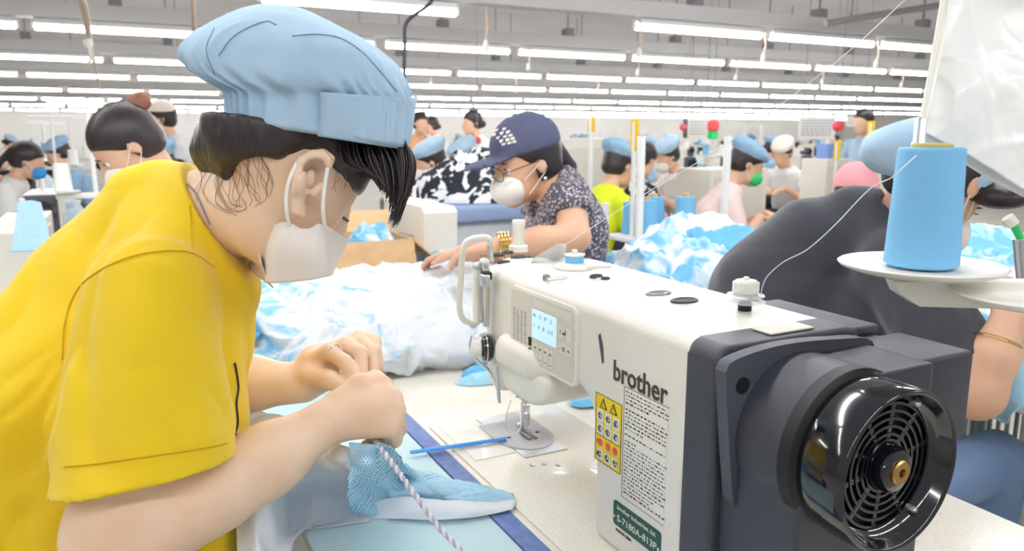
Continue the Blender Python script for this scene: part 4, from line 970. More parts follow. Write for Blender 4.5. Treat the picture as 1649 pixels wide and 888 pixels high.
# seams on the shirt: armhole, sleeve hem, shoulder line
def on_surf(pts, me_o, off=.0015):
    """drop pixels of the outline onto the garment"""
    dg = bpy.context.evaluated_depsgraph_get(); out = []; M = me_o.matrix_world if False else Matrix.Translation(W1.location); Mi = M.inverted()
    pts = [(v_[0], v_[1]) for v_ in spline([(a_, b_, 0) for a_, b_ in pts], 6)] if len(pts) < 12 else pts
    for px, py in pts:
        r = Vector([float(x) for x in ray(px, py)]).normalized(); ok, lo, n, i = me_o.ray_cast(Mi @ Vector((0, 0, H)), r)
        if ok: out.append(np.array(M @ lo) - np.array(r) * off)
    return out
YS = mat('seam_yellow', 'd2ab00', .85)
sh_o = [x for x in W1.children if x.name.startswith('t_shirt')][0]; bpy.context.view_layer.update()
for pts in ([(100, 580), (104, 520), (122, 470), (160, 436), (215, 412), (270, 404), (310, 408), (345, 430)], [(306, 330), (308, 360), (310, 400)], [(103, 752), (150, 748), (220, 738), (290, 728), (350, 718), (366, 714)]):
    q = on_surf(pts, sh_o)
    if len(q) > 2: MB().tube(spline(q, 1), .0009, 5).build('seam', YS, W1, world=True)
q = on_surf([(378, 585), (381, 600), (384, 625), (381, 650), (383, 680), (379, 700)], sh_o)
if len(q) > 2: MB().tube(spline(q, 1), .0016, 5).build('shirt_print', INKB, W1, world=True)
s = S(); s.ell(np.array([-.14, 1.07, .54]), (.17, .18, .12)); s.chain(L1, [.092, .07, .06], .03); s.chain(L2, [.092, .07, .06], .03); s.obj('trousers', TROUS, W1, .01, lambda X: folds(X * 9, 8) * .005)
for L_ in (L1, L2): S().ell(L_[2] + [.06, 0, -.055], (.13, .048, .045)).obj('shoe', BLACKM, W1, .009)
stool((-.14, 1.07), 'wooden stool under the woman in the yellow T-shirt', .43)
# hair
s = S(); e = lambda x, y, z, r, k=.02, op='u': s.ell(P1(x, y, z), r, B1, k, op)
e(-.018, 0, .036, (.110, .088, .098)); s.ell(A(392, 238, .965), (.062, .052, .046), None, .02); s.ell(A(352, 240, .975), (.028, .04, .036), None, .02)
s.ell(A(600, 325, .90), (.07, .05, .055), None, .012, 'd'); e(.085, 0, -.055, (.085, .14, .085), .015, 'd'); s.ell(A(505, 312, .86), (.052, .06, .058), None, .012, 'd'); s.ell(A(420, 325, .88), (.05, .07, .05), None, .012, 'd')
s.plane(A(440, 196, .875), _up * .987 + _r * .159, .004)
s.obj('hair', HAIR, W1, .0034, lambda X: (vn(X @ np.array([[160, 0, 0], [0, 60, 0], [0, 0, 60]], np.float32), 5) * .0012))
bo_ = [x for x in W1.children if x.name.startswith('body')][0]; bpy.context.view_layer.update()
g = MB(); rnd = random.Random(2)
for i in range(330):
    u = rnd.random(); v_ = rnd.uniform(-.055, .06) 
    x0 = 545 + 108 * u; dd = .885 + .11 * rnd.random()
    x1 = x0 + rnd.uniform(-4, 12) + 6; ye = 372 - 60 * abs(u - .86) * 1.5 - rnd.random() * 26 - (1 - u) * 22; xe = 655 - 45 * (1 - u) * 1.0 - rnd.random() * 14 - (8 if u > .8 else 0)
    pts = [A(x0, 222, dd), A(x1 + 4, 262, dd - .002), A((x1 + xe) / 2 + 6, (270 + ye) / 2 + 6, dd - .002), A(xe, ye, dd)]
    r = rnd.uniform(.0007, .0018); q = spline(pts, 5); g.tube(q, [r * (1 - .8 * (k / len(q)) ** 2) for k in range(len(q))], 5, cap=False)
g.build('bangs', HAIR, W1, smooth=True, world=True)
g = MB()
for pts in ([(352, 262), (346, 300), (350, 325), (368, 338), (384, 334), (382, 322)], [(360, 260), (357, 300), (366, 326), (384, 330)], [(345, 262), (338, 300), (348, 330), (372, 345)], [(372, 262), (380, 300), (378, 325)], [(400, 250), (410, 290), (420, 318), (412, 330)], [(392, 255), (396, 300), (408, 325)], [(425, 240), (436, 285), (440, 315)], [(330, 275), (322, 305), (326, 325)], [(412, 240), (425, 270), (428, 300)], [(380, 262), (388, 285), (392, 300)], [(536, 240), (550, 275), (545, 305)]):
    for j in range(3):
        ox = rnd.uniform(-12, 12); q = on_surf([(x + ox + rnd.uniform(-3, 3), y + rnd.uniform(-3, 3)) for x, y in spline([(a_, b_, 0) for a_, b_ in pts], 3) for x, y in [(x, y)]] if False else [(v_[0] + ox + 5 * math.sin(v_[1] * .09 + j * 2), v_[1] + j * 1.5) for v_ in spline([(a_, b_, 0) for a_, b_ in pts], 3)], bo_, .002)
        if len(q) > 4: g.tube(q, .0003, 4, cap=False)
g.build('loose_hair', HAIRB, W1, smooth=True, world=True)
# cap: gathered band, puffy crown, turned-up brim
def ring(Lp, Rp, w, d=.945, n=96, gat=0, sq=.62):
    Lw = A(Lp[0], Lp[1], d); Rw = A(Rp[0], Rp[1], d); cc = (Lw + Rw) / 2; ax = (Rw - Lw) / 2; out = []; vd = (cc - CAMP) / np.linalg.norm(cc - CAMP)
    for k in range(n):
        a = 2 * PI * k / n; g_ = 1 + gat * math.sin(a * 34 + 2.5 * math.sin(a * 5)) * (.35 + .65 * max(0, -math.cos(a) + .3) / 1.3); ca_ = math.copysign(abs(math.cos(a)) ** sq, math.cos(a)); sa_ = math.copysign(abs(math.sin(a)) ** sq, math.sin(a)); out.append(cc + (ax * ca_ - vd * w * sa_) * g_)
    return out
RS = [((368, 196), (652, 238), .094, .0), ((368, 190), (654, 230), .100, .022), ((370, 172), (656, 205), .101, .042), ((370, 150), (657, 172), .102, .055), ((358, 140), (655, 158), .106, .055), ((332, 128), (650, 146), .112, .036), ((304, 106), (640, 128), .116, .018), ((298, 82), (625, 104), .115, 0), ((316, 56), (600, 80), .112, 0), ((352, 34), (565, 56), .10, 0), ((392, 16), (520, 32), .078, 0), ((420, 8), (480, 14), .045, 0), ((440, 7), (462, 9), .012, 0)]
G = np.array([ring(l, r_, w, gat=g_, n=420) for l, r_, w, g_ in RS]); n0 = G.shape[1]; Gc = up_rows(G, 90)
cen = Gc.mean(1, keepdims=True); tt = np.linspace(0, 1, 90)[:, None]; nrm = Gc - cen; nrm /= np.linalg.norm(nrm, axis=-1, keepdims=True)
Gc = Gc + nrm * (folds((Gc * 8) @ np.array([[1, 0, .5], [0, 1, 0], [-.5, 0, .6]]), 33, 1.1) * .010 * np.clip((tt - .3) * 6, 0, 1))[..., None]
i = np.arange(89)[:, None] * n0 + np.arange(n0)[None]; j = np.arange(89)[:, None] * n0 + (np.arange(n0)[None] + 1) % n0
CAPO = T('cap', 'x', 'x'); bpy.data.objects.remove(CAPO)
capo = link('cap', arr_mesh('cap', Gc.reshape(-1, 3), np.stack([i, i + n0, j + n0, j], -1).reshape(-1, 4)), CAPB, W1, world=True)
md = capo.modifiers.new('thickness', 'SOLIDIFY'); md.thickness = .002
br = []
for (Lp, Rp, w) in (((366, 197), (656, 242), .099), ((366, 180), (662, 215), .105), ((364, 160), (666, 185), .109), ((360, 138), (670, 158), .112)):
    r_ = ring(Lp, Rp, w, n=96, sq=.85); br.append([r_[k % 96] for k in range(-34, 25)])
G = np.array(br, float); i0 = 59
Gb = up_rows(G, 14); i = np.arange(13)[:, None] * i0 + np.arange(i0 - 1)[None]
bo = link('cap_brim', arr_mesh('cap_brim', Gb.reshape(-1, 3), np.stack([i, i + i0, i + i0 + 1, i + 1], -1).reshape(-1, 4)), CAPB, W1, world=True)
md = bo.modifiers.new('thickness', 'SOLIDIFY'); md.thickness = .0045; md.offset = -1
cseam = []
M = Matrix.Translation(W1.location); Mi = M.inverted(); bpy.context.view_layer.update()
for pts in ([(352, 90), (372, 62), (400, 44), (430, 34), (445, 40)], [(470, 58), (510, 55), (550, 62), (585, 85), (615, 118), (640, 148)], [(345, 45), (332, 80), (345, 120)]):
    q = on_surf(pts, capo, .001)
    if len(q) > 2: MB().tube(spline(q, 1), .0007, 5).build('cap_seam', SEAM, W1, world=True)
# mask of the woman
m1 = [[(395, 402, .985), (443, 362, .900), (468, 360, .885), (484, 368, .882), (500, 368, .883), (514, 360, .887), (527, 364, .905), (561, 387, .965)],
      [(408, 428, .985), (437, 400, .890), (464, 400, .878), (482, 402, .874), (500, 402, .876), (514, 400, .880), (529, 396, .893), (549, 412, .96)],
      [(428, 453, .98), (431, 456, .905), (462, 455, .892), (482, 453, .888), (500, 451, .889), (515, 448, .892), (533, 444, .905), (536, 440, .955)]]
G = np.array([[A(*p) for p in r] for r in m1]); ln = B1[:, 1]; mo = patch('face_mask', G, MASKC, W1, 30, 60, amp=.0008, fs=20, seed=2, thick=.001)
G2 = G - 2 * ((G - c1) @ ln)[..., None] * ln; patch('face_mask_far_side', G2[:, ::-1], MASKC, W1, 20, 40, amp=.0008, fs=20, seed=2, thick=.001)
for pts in ([(466, 364, .884), (462, 345, .868), (461, 318, .862), (466, 290, .862), (478, 262, .864)], [(523, 362, .888), (520, 335, .872), (523, 300, .866), (528, 270, .862)]): MB().tube(spline([A(*p) for p in pts], 5), .0022, 8).build('mask_strap', STRAP, W1, world=True)
# necklace, rings
q = on_surf([(552, 350), (559, 355), (565, 359), (569, 363)], bo_, .002)
if len(q) > 1: MB().tube(q, [.0006] + [.002] * (len(q) - 2) + [.0008], 6).build('eyelashes', HAIR, W1, world=True)
q = on_surf([(293, 292), (305, 300), (315, 312), (323, 328), (330, 345), (338, 362)], bo_)
if len(q) > 2: MB().tube(spline(q, 6), .0013, 6).build('necklace', IRON, W1, world=True)
def band(c, ax, r, t_, m, parent, nm='ring'): MB().lathe([(r, -t_), (r + t_ * .8, 0), (r, t_), (r - .0004, 0)], c, ax, 24, closed=True).build(nm, m, parent, world=True)
band(A(535, 567, 1.084), A(556, 584, 1.075) - A(530, 564, 1.085), .0122, .0012, CHROME, W1); band(A(557, 557, 1.104), A(580, 566, 1.1) - A(530, 562, 1.11), .0116, .0012, CHROME, W1)
# ------------------------------------------------------------------ things on the near table
a, b_ = AZ(661, 729, TZ + .010), AZ(815, 707, TZ + .012)
tag(MB().tube([a, (a + b_) / 2, b_], .0062, 8, flat=.45).build('plastic_stick', BLUEST, None), 'bright blue flat plastic stick lying across the navy tape', 'stick')
# twisted drawstring from the hands to the table
q = [A(548, 596, 1.07), A(575, 640, 1.09), A(600, 700, 1.03), A(613, 722, .985), A(640, 758, .965), A(670, 800, .945), A(705, 848, .93), A(745, 890, .915), A(790, 945, .90)]
q = spline(q, 40); t = T('drawstring', 'white twisted cord with purple flecks running down from her hands', 'cord', q[0]); Lq = len(q)
for ph, m_, nm in ((0, CLOTHW, 'strand'), (PI, mat('cord_purple', 'c3b3c8', .8), 'strand')):
    pts = []
    for i, p_ in enumerate(q):
        d = q[min(i + 1, Lq - 1)] - q[max(i - 1, 0)]; d /= np.linalg.norm(d); u = np.cross(d, [0, 0, 1]); u /= np.linalg.norm(u); w_ = np.cross(d, u); a = i * .55 + ph
        pts.append(p_ + (u * math.cos(a) + w_ * math.sin(a)) * .0016)
    MB().tube(pts, .0023 if ph == 0 else .0017, 7).build(nm, m_, t, smooth=True, world=True)
# mesh-knit garment piece held in the hands, and its white body over the lap
t = T('garment_piece', 'light blue perforated knit piece with white lining held under the hands', 'garment', AZ(600, 800, TZ))
z_ = TZ
G = [[A(562, 712, .985), A(563, 760, .975), A(560, 800, .985), AZ(566, 828, z_ + .012)],
     [A(600, 716, .99), A(602, 760, .985), AZ(600, 800, z_ + .04), AZ(606, 830, z_ + .010)],
     [A(632, 722, 1.0), AZ(640, 765, z_ + .055), AZ(636, 795, z_ + .035), AZ(634, 818, z_ + .010)],
     [AZ(662, 754, z_ + .045), AZ(680, 772, z_ + .045), AZ(684, 795, z_ + .03), AZ(684, 812, z_ + .008)],
     [AZ(720, 768, z_ + .03), AZ(722, 782, z_ + .032), AZ(728, 800, z_ + .025), AZ(736, 820, z_ + .006)],
     [AZ(778, 780, z_ + .02), AZ(780, 790, z_ + .025), AZ(782, 802, z_ + .018), AZ(782, 818, z_ + .006)],
     [AZ(826, 796, z_ + .012), AZ(830, 802, z_ + .014), AZ(828, 808, z_ + .010), AZ(820, 814, z_ + .005)]]
patch('knit_panel', G, DOTS, t, 90, 50, amp=.0055, fs=24, seed=3, thick=.0016)
G = [[AZ(575, 834, z_ + .006), AZ(580, 822, z_ + .012), AZ(590, 812, z_ + .02)], [AZ(640, 836, z_ + .006), AZ(645, 820, z_ + .02), AZ(650, 800, z_ + .03)], [AZ(700, 838, z_ + .006), AZ(705, 822, z_ + .018), AZ(710, 806, z_ + .025)], [AZ(760, 834, z_ + .006), AZ(765, 822, z_ + .014), AZ(770, 808, z_ + .016)], [AZ(826, 822, z_ + .004), AZ(828, 816, z_ + .006), AZ(830, 806, z_ + .01)]]
patch('lining', G, CLOTHW, t, 60, 24, amp=.003, fs=24, seed=6, thick=.0016)
t = T('garment', 'white jersey garment draped over her lap and the board edge', 'garment', AZ(500, 850, TZ))
G = [[A(384, 668, 1.10), A(384, 730, 1.04), A(382, 800, .985), A(380, 860, .945), A(376, 960, .90), A(376, 1100, .88)],
     [A(425, 662, 1.10), A(425, 730, 1.04), A(424, 800, .985), A(424, 860, .94), A(420, 960, .89), A(420, 1100, .87)],
     [A(480, 680, 1.08), A(475, 740, 1.03), AZ(470, 800, z_ + .05), AZ(466, 850, z_ + .012), A(456, 920, .90), A(456, 1060, .87)],
     [A(530, 708, 1.04), A(520, 750, 1.01), AZ(510, 795, z_ + .045), AZ(500, 842, z_ + .008), AZ(486, 856, z_ + .006), AZ(470, 866, z_ + .004)],
     [A(566, 722, 1.0), A(562, 760, .995), AZ(560, 800, z_ + .03), AZ(556, 828, z_ + .008), AZ(550, 838, z_ + .005), AZ(545, 846, z_ + .004)],
     [A(590, 728, 1.0), A(588, 766, 1.0), AZ(590, 800, z_ + .02), AZ(592, 822, z_ + .008), AZ(596, 830, z_ + .005), AZ(598, 838, z_ + .004)]]
patch('cloth', G, CLOTHW, t, 90, 110, amp=.007, fs=11, seed=12, thick=.0016)
# cloth heap behind the hands
t = T('cloth_bundle', 'large heap of white jersey garments with light blue trim behind the hands', 'cloth bundle', AZ(570, 580, TZ))
ST = T('sewing_table', 'cream table carrying the heap of white garments behind the hands', 'table', (.62, 2.2, 0))
MB().bb((.18, 1.76, TZ - .035), (1.02, 2.46, TZ - .004), .004).build('tabletop', TABLEP, ST, world=True)
for x in (.22, .98):
    for y in (1.80, 2.42): MB().bb((x - .02, y - .02, 0), (x + .02, y + .02, TZ - .035), .002).build('leg', IRON, ST, world=True)
z = TZ
G = []
for px, yb, yt in ((340, 560, 470), (400, 585, 462), (460, 600, 452), (520, 605, 446), (580, 603, 438), (640, 600, 434), (700, 594, 432), (745, 588, 433), (785, 582, 436)):
    f0 = AZ(px, yb, z + .004); G.append([f0, AZ(px, yb - 18, z + .045), AZ(px, yb - 50, z + .085), AZ(px, (yb + yt) / 2 - 5, z + .12), AZ(px, yt + 38, z + .145), AZ(px, yt + 10, z + .155), AZ(px, yt, z + .155), AZ(px, yt - 2, z + .12), AZ(px, yt + 6, z + .005)])
PILEM = mat('pile_cloth', 'e6ebf2', .85, bump=(700, .15)); nt = PILEM.node_tree; tc = nt.nodes.new('ShaderNodeTexCoord'); mp = nt.nodes.new('ShaderNodeMapping'); mp.inputs['Scale'].default_value = (1, 1.6, 1)
sx = nt.nodes.new('ShaderNodeSeparateXYZ'); nz = nt.nodes.new('ShaderNodeTexNoise'); nz.inputs['Scale'].default_value = 6; nz.inputs['Distortion'].default_value = 2.0; nz.inputs['Detail'].default_value = 2
mth = nt.nodes.new('ShaderNodeMath'); mth.operation = 'MULTIPLY_ADD'; mth.inputs[1].default_value = -.8; rp = nt.nodes.new('ShaderNodeValToRGB')
nt.links.new(tc.outputs['Object'], mp.inputs[0]); nt.links.new(mp.outputs[0], nz.inputs['Vector']); nt.links.new(tc.outputs['Object'], sx.inputs[0]); nt.links.new(sx.outputs['X'], mth.inputs[0]); nt.links.new(nz.outputs['Fac'], mth.inputs[2]); nt.links.new(mth.outputs[0], rp.inputs[0])
E_ = rp.color_ramp.elements; E_[0].position = .58; E_[0].color = lin('e6ebf2'); E_[1].position = .72; E_[1].color = lin('8ecbee'); nt.links.new(rp.outputs[0], nt.nodes['Principled BSDF'].inputs['Base Color'])
patch('cloth', G, PILEM, t, 260, 160, amp=.024, fs=8.5, seed=40, thick=.002, warp=1.6, fine=.002)
for k, (pts, m_, lab) in enumerate([
    ([[(378, 470), (400, 450), (430, 452)], [(376, 520), (400, 500), (440, 500)], [(382, 560), (412, 548), (450, 520)]], CLOTHB, 'light blue perforated sleeve lying at the left end of the white heap')]):
    tt = T('garment', lab, 'garment', AZ(*pts[1][1], z + .10)); G = [[AZ(x, y, z + .02 + .13 * (600 - y) / 150 + .012) for x, y in r] for r in pts]
    patch('cloth', G, m_, tt, 40, 40, amp=.012, fs=10, seed=50 + k, thick=.002)
# blue bits of cloth behind the needle
for k, (px, py, rx, ry, h, m_, lab) in enumerate([(790, 612, .085, .035, .02, CLOTHB, 'light blue knit scrap lying on the table left of the needle'), (885, 628, .07, .04, .018, CLOTHB, 'light blue knit scrap showing under the machine arm'), (765, 606, .035, .02, .022, CLOTHB2, 'small sky blue curl of cloth left of the machine head'), (938, 650, .03, .03, .012, CLOTHB2, 'small sky blue scrap against the machine column')]):
    o = mound('cloth_scrap', AZ(px, py, TZ + (.004 if k in (1, 3) else 0)), rx, ry, h, m_, .008, 16, 60 + k, n=36); tag(o, lab, 'cloth scrap')

# ------------------------------------------------------------------ woman in the navy cap
def J_of(c, B, nb, ch, pv, sl, sr, el, er, wl, wr_, f, **k): return dict(c=c, B=B, nb=nb, ch=ch, pv=pv, sl=sl, sr=sr, el=el, er=er, wl=wl, wr=wr_, f=np.array(f, float), **k)
h2 = PI + .05; c2_ = A(846, 262, 2.18); B2 = hb(h2, .30)
J = J_of(c2_, B2, A(905, 300, 2.22), A(912, 372, 2.22), np.array([1.20, 1.96, .50]), A(918, 328, 2.06), A(880, 322, 2.38), A(926, 382, 2.0), A(850, 400, 2.35), A(798, 397, 1.98), A(745, 408, 2.25), (-1, 0, 0),
         hl=A(740, 408, 2.02) - A(798, 397, 1.98), hr=A(700, 412, 2.3) - A(745, 408, 2.25), kl=np.array([.80, 1.86, .52]), kr=np.array([.80, 2.08, .52]), al=np.array([.82, 1.86, .08]), ar=np.array([.82, 2.08, .08]))
p2 = figure('person', 'woman in a navy cap, white mask and grey floral blouse reaching left', J, dict(q=.96, vox=.0075, skin=SKIN2, shirt=FLOR, cap='baseball', capm=NAVY, mask=MASKW, hair='tail', sleeve=.42, curl=.5, fold=.007))
wv = J['wl']; wd = (J['wl'] - J['el']); wd /= np.linalg.norm(wd)
for k in range(4): band(wv - wd * (.01 + .008 * k), wd + np.array([.05 * (k - 1.5), 0, .03 * k]), .034, .003, GOLD, p2, 'bracelet')
P2 = lambda x, y, z: c2_ + B2 @ np.array([x, y, z])
g = MB(); g.tube([P2(.108, .015 + .03 * math.cos(a) + .012, .0 + .019 * math.sin(a)) for a in np.linspace(0, 2 * PI, 20)], .0016, 5); g.tube([P2(.108, .058, .004), P2(.06, .075, .008), P2(0, .080, .008)], .0015, 5); g.build('glasses', mat('glasses_brown', '5b3b34', .3), p2, world=True)
MB().ball(P2(.0, .087, -.042), .005, 6).build('earring', MASKW, p2, smooth=True, world=True)
g = MB(); rnd = random.Random(4)
for r_ in range(5):
    for q_ in range(3):
        x_ = .074 - .011 * q_; z_p = .078 + .009 * r_; g.box(P2(x_, .0865 * math.sqrt(max(0, 1 - ((x_ + .0144) / .1075) ** 2 - ((z_p - .05) / .0883) ** 2)) + .001, z_p), (.011, .004, .0055 + .002 * (r_ % 2)), R=B2 @ np.array([[.93, -.36, 0], [.36, .93, 0], [0, 0, 1.]]).T)
g.build('cap_patch', MASKW, p2, world=True)
stool((1.20, 1.96), 'stool under the woman in the navy cap', .40)

# ------------------------------------------------------------------ person in the charcoal shirt at the right
c3 = A(1572, 300, 1.40) + [0, .075, 0]; B3 = hb(.05, .80)
P3 = T('person', 'person in a charcoal T-shirt and light blue cap bending over at the right', 'person', (1.42, 1.05, 0))
s = S(); head_sdf(s, c3, B3, 1.0); s.cap(A(1500, 325, 1.50), A(1420, 362, 1.56), .048, .046, .03)
s.chain([A(1400, 360, 1.60), A(1330, 450, 1.68), np.array([1.36, 1.14, .55])], [.045, .06, .08], .03)
s.chain([A(1440, 430, 1.46), A(1535, 600, 1.34), A(1572, 632, 1.30), A(1600, 575, 1.29), A(1622, 520, 1.30)], [.048, .046, .043, .036, .028], .02); hand_sdf(s, A(1622, 520, 1.30), A(1650, 470, 1.36) - A(1622, 520, 1.30), np.array([-.5, -.8, .3]), .95, .6, 1)
s.chain([A(1380, 390, 1.75), A(1500, 560, 1.72), A(1600, 540, 1.60)], [.048, .042, .028], .02); hand_sdf(s, A(1600, 540, 1.60), np.array([1., -.2, .1]), np.array([0, 0, 1.]), .95, .6, -1)
K3 = [[np.array([1.36, 1.02, .52]), np.array([1.78, 1.0, .53]), np.array([1.78, 1.0, .1])], [np.array([1.36, 1.2, .52]), np.array([1.78, 1.22, .53]), np.array([1.78, 1.22, .1])]]
for k_ in K3: s.chain(k_, [.07, .05, .035], .03)
s.obj('body', SKIN2, P3, .0055); eyes(c3, B3, P3)
s = S(); s.chain([A(1400, 365, 1.60), A(1315, 400, 1.62), A(1248, 480, 1.66), A(1245, 600, 1.70), np.array([1.30, 1.10, .52])], [.062, .098, .128, .135, .14], .06); s.chain([A(1440, 410, 1.56), A(1400, 520, 1.58), np.array([1.40, 1.08, .55])], [.07, .11, .12], .05)
s.chain([A(1420, 370, 1.56), A(1440, 430, 1.47)], [.055, .065], .05); s.chain([A(1370, 370, 1.66), A(1385, 400, 1.76)], [.06, .06], .05)
h0 = A(1546, 598, 1.36); hn3 = (A(1572, 632, 1.30) - A(1440, 430, 1.46)); hn3 /= np.linalg.norm(hn3); hn3 = hn3 * .8 + _up * -.25 + _r * .1; hn3 /= np.linalg.norm(hn3)
s.fn(lambda P: sleeve(P, A(1445, 430, 1.46), A(1575, 640, 1.32), .066, .083, hn3, h0), A(1510, 530, 1.4), .24, .03)
s.cap(A(1375, 330, 1.58), A(1430, 352, 1.54), .040, .050, .04); s.cap(A(1530, 305, 1.49), A(1462, 330, 1.52), .056, .054, .006, 'd')
s.obj('t_shirt', BLKSH, P3, .0065, lambda X: folds(X * 6, 8) * .008)
s = S(); s.ell(np.array([1.36, 1.11, .54]), (.17, .18, .12))
for k_ in K3: s.chain(k_, [.092, .07, .06], .03); S().ell(k_[2] + [.06, 0, -.055], (.13, .048, .045)).obj('shoe', BLACKM, P3, .009)
s.obj('trousers', mat('denim', '7f98bb', .85, bump=(500, .3), var=('6f89ae', 8, .3, .7)), P3, .009, lambda X: folds(X * 8, 8) * .006)
s = S(); hair_sdf(s, c3, B3); s.ell(A(1466, 290, 1.47), (.04, .04, .02), None, .02); s.ell(A(1395, 345, 1.44), (.06, .12, .06), None, .01, 'd'); s.ell(A(1450, 350, 1.44), (.05, .12, .045), None, .01, 'd'); s.ell(A(1612, 318, 1.40), (.04, .05, .022), None, .02); s.obj('hair', HAIR, P3, .006)
RS = [((1440, 292), (1606, 303), .088, .0), ((1436, 284), (1608, 292), .093, .02), ((1412, 276), (1606, 276), .10, .02), ((1391, 258), (1598, 250), .11, .01), ((1387, 236), (1584, 222), .115, 0), ((1402, 216), (1560, 196), .10, 0), ((1440, 198), (1530, 182), .06, 0), ((1470, 190), (1500, 184), .02, 0)]
G = np.array([ring(l, r_, w, d=1.47, gat=g_) for l, r_, w, g_ in RS]); Gc = up_rows(G, 50); cen = Gc.mean(1, keepdims=True); nrm = Gc - cen; nrm /= np.linalg.norm(nrm, axis=-1, keepdims=True)
Gc = Gc + nrm * (folds(Gc * 9, 71, .9) * .007)[..., None]; i = np.arange(49)[:, None] * 96 + np.arange(96)[None]; j = np.arange(49)[:, None] * 96 + (np.arange(96)[None] + 1) % 96
link('cap', arr_mesh('cap', Gc.reshape(-1, 3), np.stack([i, i + 96, j + 96, j], -1).reshape(-1, 4)), CAPB, P3, world=True)
mask_part(c3, B3, MASKW, P3, .005)
for k, (px, py) in enumerate(((1598, 572), (1606, 550))): band(A(px, py, 1.292), A(1625, 510, 1.30) - A(1590, 590, 1.29) + np.array([0, 0, .02 * k]), .037, .0022, GOLD if k else BRASS, P3, 'bracelet')
stool((1.36, 1.1), 'stool under the person in the charcoal T-shirt', .40)
# her table, cloth, pen
t = T('sewing_table', 'pale sewing table at the right edge in front of the charcoal shirt', 'table', (2.1, 1.1, 0))
MB().bb((1.72, .2, .685), (2.6, 1.58, .715), .004).build('tabletop', TABLEP, t, world=True)
for x in (2.2, 2.54):
    for y in (.26, 1.52): MB().bb((x - .02, y - .02, 0), (x + .02, y + .02, .685), .003).build('leg', RACK, t, world=True)
o = mound('cloth_heap', (2.02, 1.25, .715), .42, .34, .30, WB2, .05, 7, 81, n=90); tag(o, 'heap of light blue and white garments behind the blue thread cone', 'cloth heap', kind='stuff')
G = [[A(1604, 590, 1.42), A(1622, 585, 1.40), A(1650, 570, 1.38), A(1710, 560, 1.38)], [A(1592, 655, 1.42), A(1612, 650, 1.38), A(1645, 610, 1.36), A(1710, 600, 1.36)], [A(1590, 668, 1.40), A(1622, 682, 1.36), A(1650, 655, 1.34), A(1720, 640, 1.34)]]
t = T('garment', 'light blue garment hanging beside the bent elbow at the right edge', 'garment', A(1620, 640, 1.2)); patch('cloth', G, CLOTHB, t, 50, 50, amp=.008, fs=12, seed=7, thick=.002)
t = T('pen', 'green and white marker pen standing at the right edge beside the blue heap', 'pen', A(1640, 385, 1.25))
MB().tube([A(1622, 350, 1.25), A(1632, 362, 1.25)], .010, 12).build('pen_cap', PLATEW, t, world=True); MB().tube([A(1630, 358, 1.25), A(1644, 385, 1.25)], .006, 12).build('barrel', GREENM, t, world=True); MB().tube([A(1644, 385, 1.25), A(1652, 470, 1.26)], .012, 12).build('holder', STEEL, t, world=True)
# blue cloth and grille below, right
t = T('wire_crate', 'grey green wire crate standing under the table at the right edge', 'crate', (2.1, 1.2, 0)); 
g = MB()
for y in np.arange(.88, 1.48, .022): g.bb((2.0, y, .30), (2.008, y + .008, .66))
g.build('crate_wall', mat('crate_green', '9fb2ab', .6), t, world=True)
for x in (1.99, 2.015): MB().bb((x - .01, 1.02 if x < 2 else 1.16, 0), (x + .012, 1.06 if x < 2 else 1.20, .68), .003).build('crate_post', RACK, t, world=True)
MB().bb((2.0, .88, .28), (2.16, 1.5, .30), .003).build('crate_base', RACK, t, world=True); MB().bb((2.0, .88, .66), (2.025, 1.5, .68), .003).build('crate_rim', RACK, t, world=True)
# ------------------------------------------------------------------ cardboard box and the things beside it
BT = T('sewing_table', 'cream table under the cardboard box and cream machine', 'table', (1.0, 2.72, 0))
MB().bb((.60, 2.5, .685), (1.45, 3.05, .716), .004).build('tabletop', TABLEP, BT, world=True)
for x in (.64, 1.41):
    for y in (2.54, 3.01): MB().bb((x - .02, y - .02, 0), (x + .02, y + .02, .685)).build('leg', IRON, BT, world=True)
t = T('cardboard_box', 'open brown cardboard box behind the white heap', 'box', (.80, 2.62, .717))
bx0, bx1, by0, by1, bz = .62, .90, 2.52, 2.78, .93
for nm, lo, hi in (('box_side', (bx0, by0, .717), (bx1, by0 + .004, bz)), ('box_side', (bx0, by1, .717), (bx1, by1 + .004, bz)), ('box_side', (bx0, by0, .717), (bx0 + .004, by1, bz)), ('box_side', (bx1, by0, .717), (bx1 + .004, by1, bz)), ('box_bottom', (bx0, by0, .717), (bx1, by1, .721))):
    MB().bb(lo, hi).build(nm, CARD, t, world=True)
def quad(nm, a, b, c, d, m, parent, th=.004):
    a, b, c, d = [np.array(v, float) for v in (a, b, c, d)]; n = np.cross(b - a, d - a); n *= th / np.linalg.norm(n); V = [a, b, c, d, a + n, b + n, c + n, d + n]
    return MB().add(V, [(3, 2, 1, 0), (4, 5, 6, 7), (0, 1, 5, 4), (1, 2, 6, 5), (2, 3, 7, 6), (3, 0, 4, 7)]).build(nm, m, parent, world=True)
quad('box_flap', (bx0, by1, bz), (bx1, by1, bz), (bx1 + .02, by1 + .08, bz + .07), (bx0 - .0, by1 + .08, bz + .07), CARD, t)
quad('box_flap', (bx1, by0, bz), (bx1, by1, bz), (bx1 + .10, by1, bz - .09), (bx1 + .10, by0, bz - .09), CARD, t)
quad('box_flap', (bx0, by0, bz), (bx0, by1, bz), (bx0 - .09, by1, bz + .05), (bx0 - .09, by0, bz + .05), CARD, t)
o = mound('cloth_heap', (.78, 2.65, .80), .12, .11, .17, WB2, .03, 16, 3, n=40); tag(o, 'light blue and white scraps sticking out of the cardboard box', 'cloth heap', kind='stuff')
o = mound('cloth_heap', (1.02, 2.62, .717), .10, .09, .15, WB2, .03, 16, 4, n=40); tag(o, 'light blue and white scraps beside the cardboard box flap', 'cloth heap', kind='stuff')
